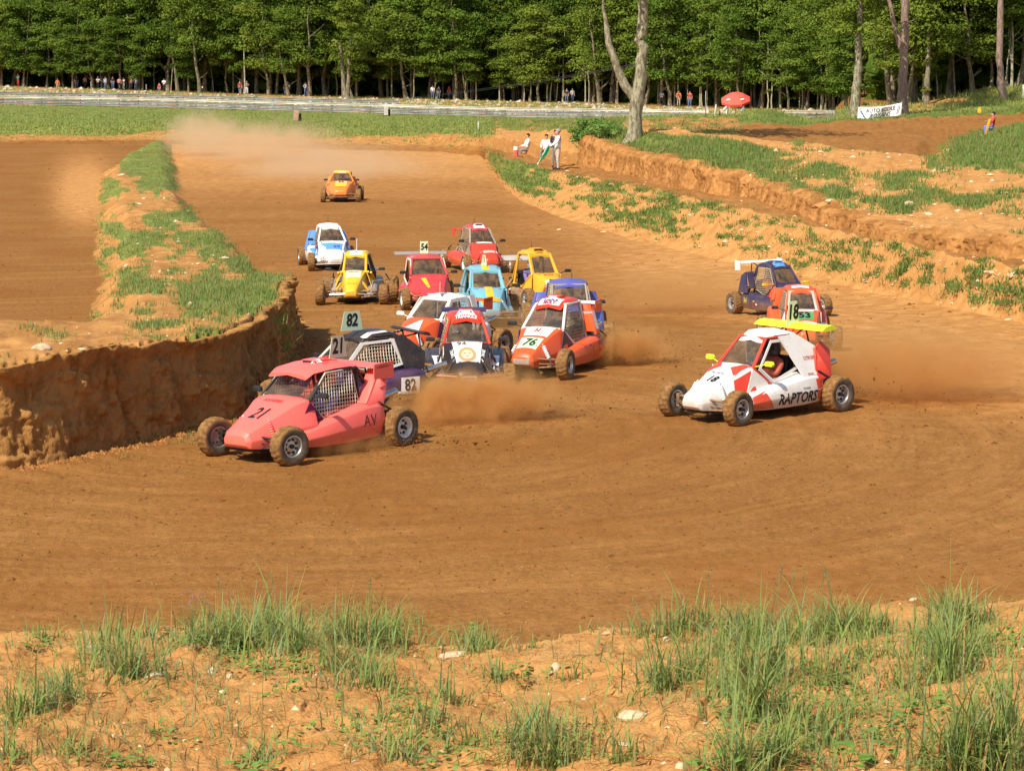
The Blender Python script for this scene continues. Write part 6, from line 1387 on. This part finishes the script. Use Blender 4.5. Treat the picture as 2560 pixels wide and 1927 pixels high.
wsh = cloth('white', (.78, .78, .76)); beige = cloth('beige', (.52, .42, .33)); dk = cloth('dark', (.05, .05, .06)); jean = cloth('jean', (.12, .18, .32)); redc = cloth('red', (.45, .06, .05)); pinkc = cloth('pinkish', (.65, .30, .28)); lbl = cloth('pale_blue', (.40, .50, .62)); grn = cloth('green', (.12, .30, .20)); ora = cloth('orange', (.75, .20, .05)); grc = cloth('grey', (.22, .2, .18))
fm = person_mesh('flag_man', wsh, beige, arms={'r': ((-.24, .08, 1.16), (-.16, .30, 1.02)), 'l': ((.24, .03, 1.16), (.18, .24, 1.0))}, sleeve=True)
fl = at(1394, 426); person('flag marshal in white shirt and beige trousers looking down, holding a green flag', fm, 'g', fl, R(100), 1.04).scale = (1.32, 1.25, 1.06)
# green flag held in his hand
hx = Vector((fl.x, fl.y, fl.z)) + Matrix.Rotation(R(100), 3, 'Z') @ Vector((-.20, .50, 1.04)) * 1.04
t = thing('flag', 'green flag on a white stick hanging down from the marshal\'s hand', 'flag', hx); e = Vector((-.42, -.10, -.80)); mb = MB(); mb.tube([-e * .12, e], .013, 6); mb.lathe([(0, 0), (.03, .0), (.03, .05), (0, .05)], tuple(e), axis='z', n=8); mb.build('stick', white_ink, t)
V = []; Fc = []
for i in range(11):
    for j in range(7):
        u, v_ = i / 10, j / 6; p = e * (u * .92) + Vector((.24 * v_ * math.sin(math.pi * (.15 + u * .8)), .05 * math.sin(v_ * 9 + u * 5), .05 * v_ - .02 * math.sin(u * 8 + v_ * 6))); V.append(tuple(p))
for i in range(10):
    for j in range(6): q = i * 7 + j; Fc.append((q, q + 1, q + 8, q + 7))
me = bpy.data.meshes.new('flag_cloth'); me.from_pydata(V, [], Fc); [setattr(p, 'use_smooth', True) for p in me.polygons]; me.materials.append(plain('flag_green', (.02, .28, .12), .7, var=.3, scale=6)); o = add('cloth', me, t); o.modifiers.new('s', 'SOLIDIFY').thickness = .008
pdk = person_mesh('dark_person', dk, grc, arms={'l': ((.22, .10, 1.16), (.05, .26, 1.22)), 'r': ((-.22, .10, 1.16), (-.05, .26, 1.22))}, sleeve=True)
person('photographer in dark clothes and black cap standing behind the flag marshal', pdk, 'c', Vector((fl.x - .06, fl.y + 1.5, gz(fl.x - .06, fl.y + 1.5))), R(170), 1.0)
psq = person_mesh('seated_white', wsh, grc, pose='sit', arms={'l': ((.24, .12, 1.12), (.14, .36, 1.06)), 'r': ((-.24, .12, 1.12), (-.14, .36, 1.06))}, sleeve=True)
person('man in white shirt sitting on the low bank, leftmost of the two seated ones', psq, 'd', at(1320, 372), R(105), 1.0, -.92); person('man in white shirt sitting just left of the flag marshal', psq, 'd', at(1366, 376), R(160), 1.0, -.92)
person('marshal in white overalls standing under the red parasol', person_mesh('white_marshal', wsh, wsh, arms={'r': ((-.3, .1, 1.2), (-.35, .3, 1.15))}, sleeve=True), 'd', farpt(1817, 224), R(60), 1.0)
person('man in pale clothes bending behind the mound right of the parasol', person_mesh('pale_person', lbl, grc), 'g', farpt(1858, 226), R(40), .9)
# crouching marshal in red with a yellow flag on the right mound
pr = person_mesh('red_marshal', redc, cloth('blue', (.14, .24, .62)), pose='squat', sleeve=True, arms={'r': ((-.3, .15, 1.2), (-.34, .38, 1.25)), 'l': ((.32, .1, 1.15), (.5, .2, 1.0))})
c = at(2482, 338); person('marshal in red top and blue trousers crouching on the grassy mound at the right', pr, 'd', c, R(95), .75, -.40)
t = thing('flag', 'yellow flag held upright by the crouching marshal on the right mound', 'flag', at(2466, 338)); mb = MB(); mb.tube([(0, 0, -.05), (.16, 0, .62)], .012, 6); mb.build('stick', wood, t); mb = MB(); mb.loft([[Vector((x + z * .26 - .05, y, z)) for x, y in ((-.045, -.02), (.045, -.01), (.04, .02), (-.04, .02))] for z in (.0, .2, .45, .62)]); mb.build('cloth', yel, t)
# spectators at the wood edge
var = [(wsh, dk), (pinkc, dk), (redc, jean), (grn, redc), (lbl, jean), (wsh, jean), (grc, wsh), (ora, beige), (dk, jean), (wsh, wsh)]
SPM = [person_mesh('spectator', a, b_, arms=({'l': ((.26, .12, 1.18), (.06, .26, 1.20)), 'r': ((-.26, .12, 1.18), (-.06, .26, 1.18))} if i % 3 == 0 else {'l': ((.30, .0, 1.18), (.22, .14, 1.0))} if i % 3 == 1 else None)) for i, (a, b_) in enumerate(var)]
names = ['white T-shirt and dark trousers', 'pink top and dark trousers', 'red top and jeans', 'green top and red trousers', 'pale blue shirt and jeans', 'white top and jeans', 'grey top and white trousers', 'orange top and beige trousers', 'dark top and jeans', 'white top and white trousers']
where_ = {55: 'at the far left end of the rubble bank', 153: 'alone between the left trunks', 200: 'at the left of the main group', 221: 'second from the left in the main group', 238: 'third from the left in the main group', 253: 'in the middle of the main group', 271: 'right of the middle of the main group', 290: 'near the right of the main group', 306: 'beside the pole on the main group right', 316: 'at the right of the main group', 335: 'left one of the close pair', 347: 'right one of the close pair', 405: 'sitting low left of the small group', 417: 'standing in the small group', 508: 'bent forward alone on the rubble', 605: 'left one of the pair near the slim trunks', 622: 'right one of the pair near the slim trunks', 718: 'left one of the pair in the clearing', 724: 'right one of the pair in the clearing', 768: 'alone right of the clearing', 1083: 'behind the cable, left one', 1098: 'behind the cable, middle one', 1124: 'behind the cable, right one', 1416: 'in the shade left of the forked tree', 1430: 'close beside another left of the forked tree', 1652: 'in the shade right of the forked tree', 1694: 'in the shade left of the parasol, second one', 1722: 'in the shade left of the parasol, third one'}
kinds = {55: 3, 153: 7, 200: 8, 221: 1, 238: 6, 253: 0, 271: 4, 290: 8, 306: 1, 316: 9, 335: 1, 347: 4, 405: 2, 417: 0, 508: 9, 605: 2, 622: 6, 718: 8, 724: 5, 768: 4, 1083: 5, 1098: 8, 1124: 2, 1416: 8, 1430: 4, 1652: 0, 1694: 7, 1722: 2}
for px, wh in where_.items():
    i = kinds[px]; Y_ = aR9(px) + .6 + (px % 3) * .8; X_ = (px - 1280) / F * Y_; low = .55 if px in (153, 405, 508) else 0
    person('spectator in ' + names[i] + ' ' + wh, SPM[i], 'dgb'[px % 3], (X_, Y_, gz(X_, Y_)), R(180 + (px * 37) % 70 - 35), rng.uniform(.95, 1.05), -low, 'spectators at the wood edge')
# ---------------------------------------------------------------- dust thrown up by the wheels
def dust(name, lab, c, dims, dens, seed, rz=0, scale=2.6, col_=(.84, .52, .20), low=.5, sh=0.0):
    mb = MB(); bm = bmesh.new(); bmesh.ops.create_icosphere(bm, subdivisions=3, radius=1); me = bpy.data.meshes.new(name)
    for v in bm.verts:
        if v.co.z < -low: v.co.z = -low
    bm.to_mesh(me); bm.free()
    k = N(name + '_air%d' % seed); o_ = k.obj(); ln = k.n('ShaderNodeVectorMath', operation='LENGTH'); k.l(o_, ln.inputs[0])
    mp = k.n('ShaderNodeMapping'); mp.inputs['Location'].default_value = (seed * 3.1, seed, 0); mp.inputs['Scale'].default_value = (dims[0] * .5, dims[1] * .5, dims[2] * .5); k.l(o_, mp.inputs[0])
    n_ = k.noise(scale, 5, .6, vec=mp.outputs[0], dist=.3)
    d = k.math('MULTIPLY', k.ramp(k.math('ADD', k.math('MULTIPLY', n_, 1.5), k.math('MULTIPLY', ln.outputs['Value'], -.9)), .05 + sh, .75), k.ramp(ln.outputs['Value'], .25, .98, True))
    pv = k.n('ShaderNodeVolumePrincipled'); pv.inputs['Color'].default_value = (*col_, 1); pv.inputs['Anisotropy'].default_value = .2; k.l(k.math('MULTIPLY', d, dens), pv.inputs['Density'])
    k.l(pv.outputs[0], k.out.inputs['Volume']); me.materials.append(k.m)
    o = add(name, me); o.location = c; o.scale = (dims[0] / 2, dims[1] / 2, dims[2] / 2); o.rotation_euler = (0, 0, rz); return tag(o, lab, 'dust', kind='stuff')
def dat(px, py, up): c = at(px, py); return c + Vector((0, 0, up))
dust('dust_cloud', 'brown dust plume boiling up behind the pink buggy', dat(1190, 1046, .28), (5.0, 2.6, 1.6), 7.0, 1, R(18))
dust('dust_cloud', 'low dust streaming under and behind the pink buggy side', dat(880, 1128, .10), (3.0, .9, .6), 5.5, 2, R(40))
dust('dust_cloud', 'dust thrown out right of the orange-red buggy 76', dat(1560, 912, .28), (3.4, 1.6, 1.4), 8, 3, R(10))
dust('dust_cloud', 'thin dust haze drifting right of the white buggy 18', dat(2260, 990, .5), (8.5, 4.6, 2.3), 2.0, 4, 0)
dust('dust_cloud', 'dust behind the dark navy buggy along the inner bank', dat(1700, 775, .45), (7.5, 6, 2.0), .75, 5, 0)
dust('dust_cloud', 'dust haze drifting among the buggies of the middle pack', dat(1300, 872, .4), (4.5, 3.0, 1.6), .8, 6, 0)
dust('dust_cloud', 'pale dust cloud hanging over the far bend behind the lone orange buggy', dat(650, 400, .9), (18, 24, 5.0), .30, 7, 0, .8, (.93, .74, .48), .4, .06)
dust('dust_cloud', 'thin dust veil spreading right of the lone orange buggy', dat(830, 440, .5), (18, 30, 3.6), .18, 9, 0, .7, (.93, .74, .48), .4, .0)
dust('dust_cloud', 'thick pale dust puff at the far left corner of the track', dat(505, 388, 1.3), (8.5, 14, 5.2), .55, 8, 0, .9, (.93, .76, .50), .4, .08)
r = np.random.RandomState(33); X = []; Y = []; Z = []
for (px, py, sx_, sy_, up, n_) in ((1180, 1040, 1.1, .5, .30, 420), (930, 1118, .8, .35, .12, 260), (1560, 905, .9, .4, .30, 320), (2170, 1010, .8, .5, .3, 120)):
    c = at(px, py); x = c.x + r.normal(size=n_) * sx_; y = c.y + r.normal(size=n_) * sy_; X.append(x); Y.append(y); Z.append(ground_full(x, y)[0] + np.abs(r.normal(size=n_)) * up)
X, Y, Z = map(np.concatenate, (X, Y, Z))
tag(add('flying_dirt', rocks(X, Y, Z, r.gamma(2, .006, len(X)), r, 'flying_dirt', clod_m, 1.0)), 'crumbs of dirt flung into the air behind the wheels', 'dirt clods', kind='stuff')
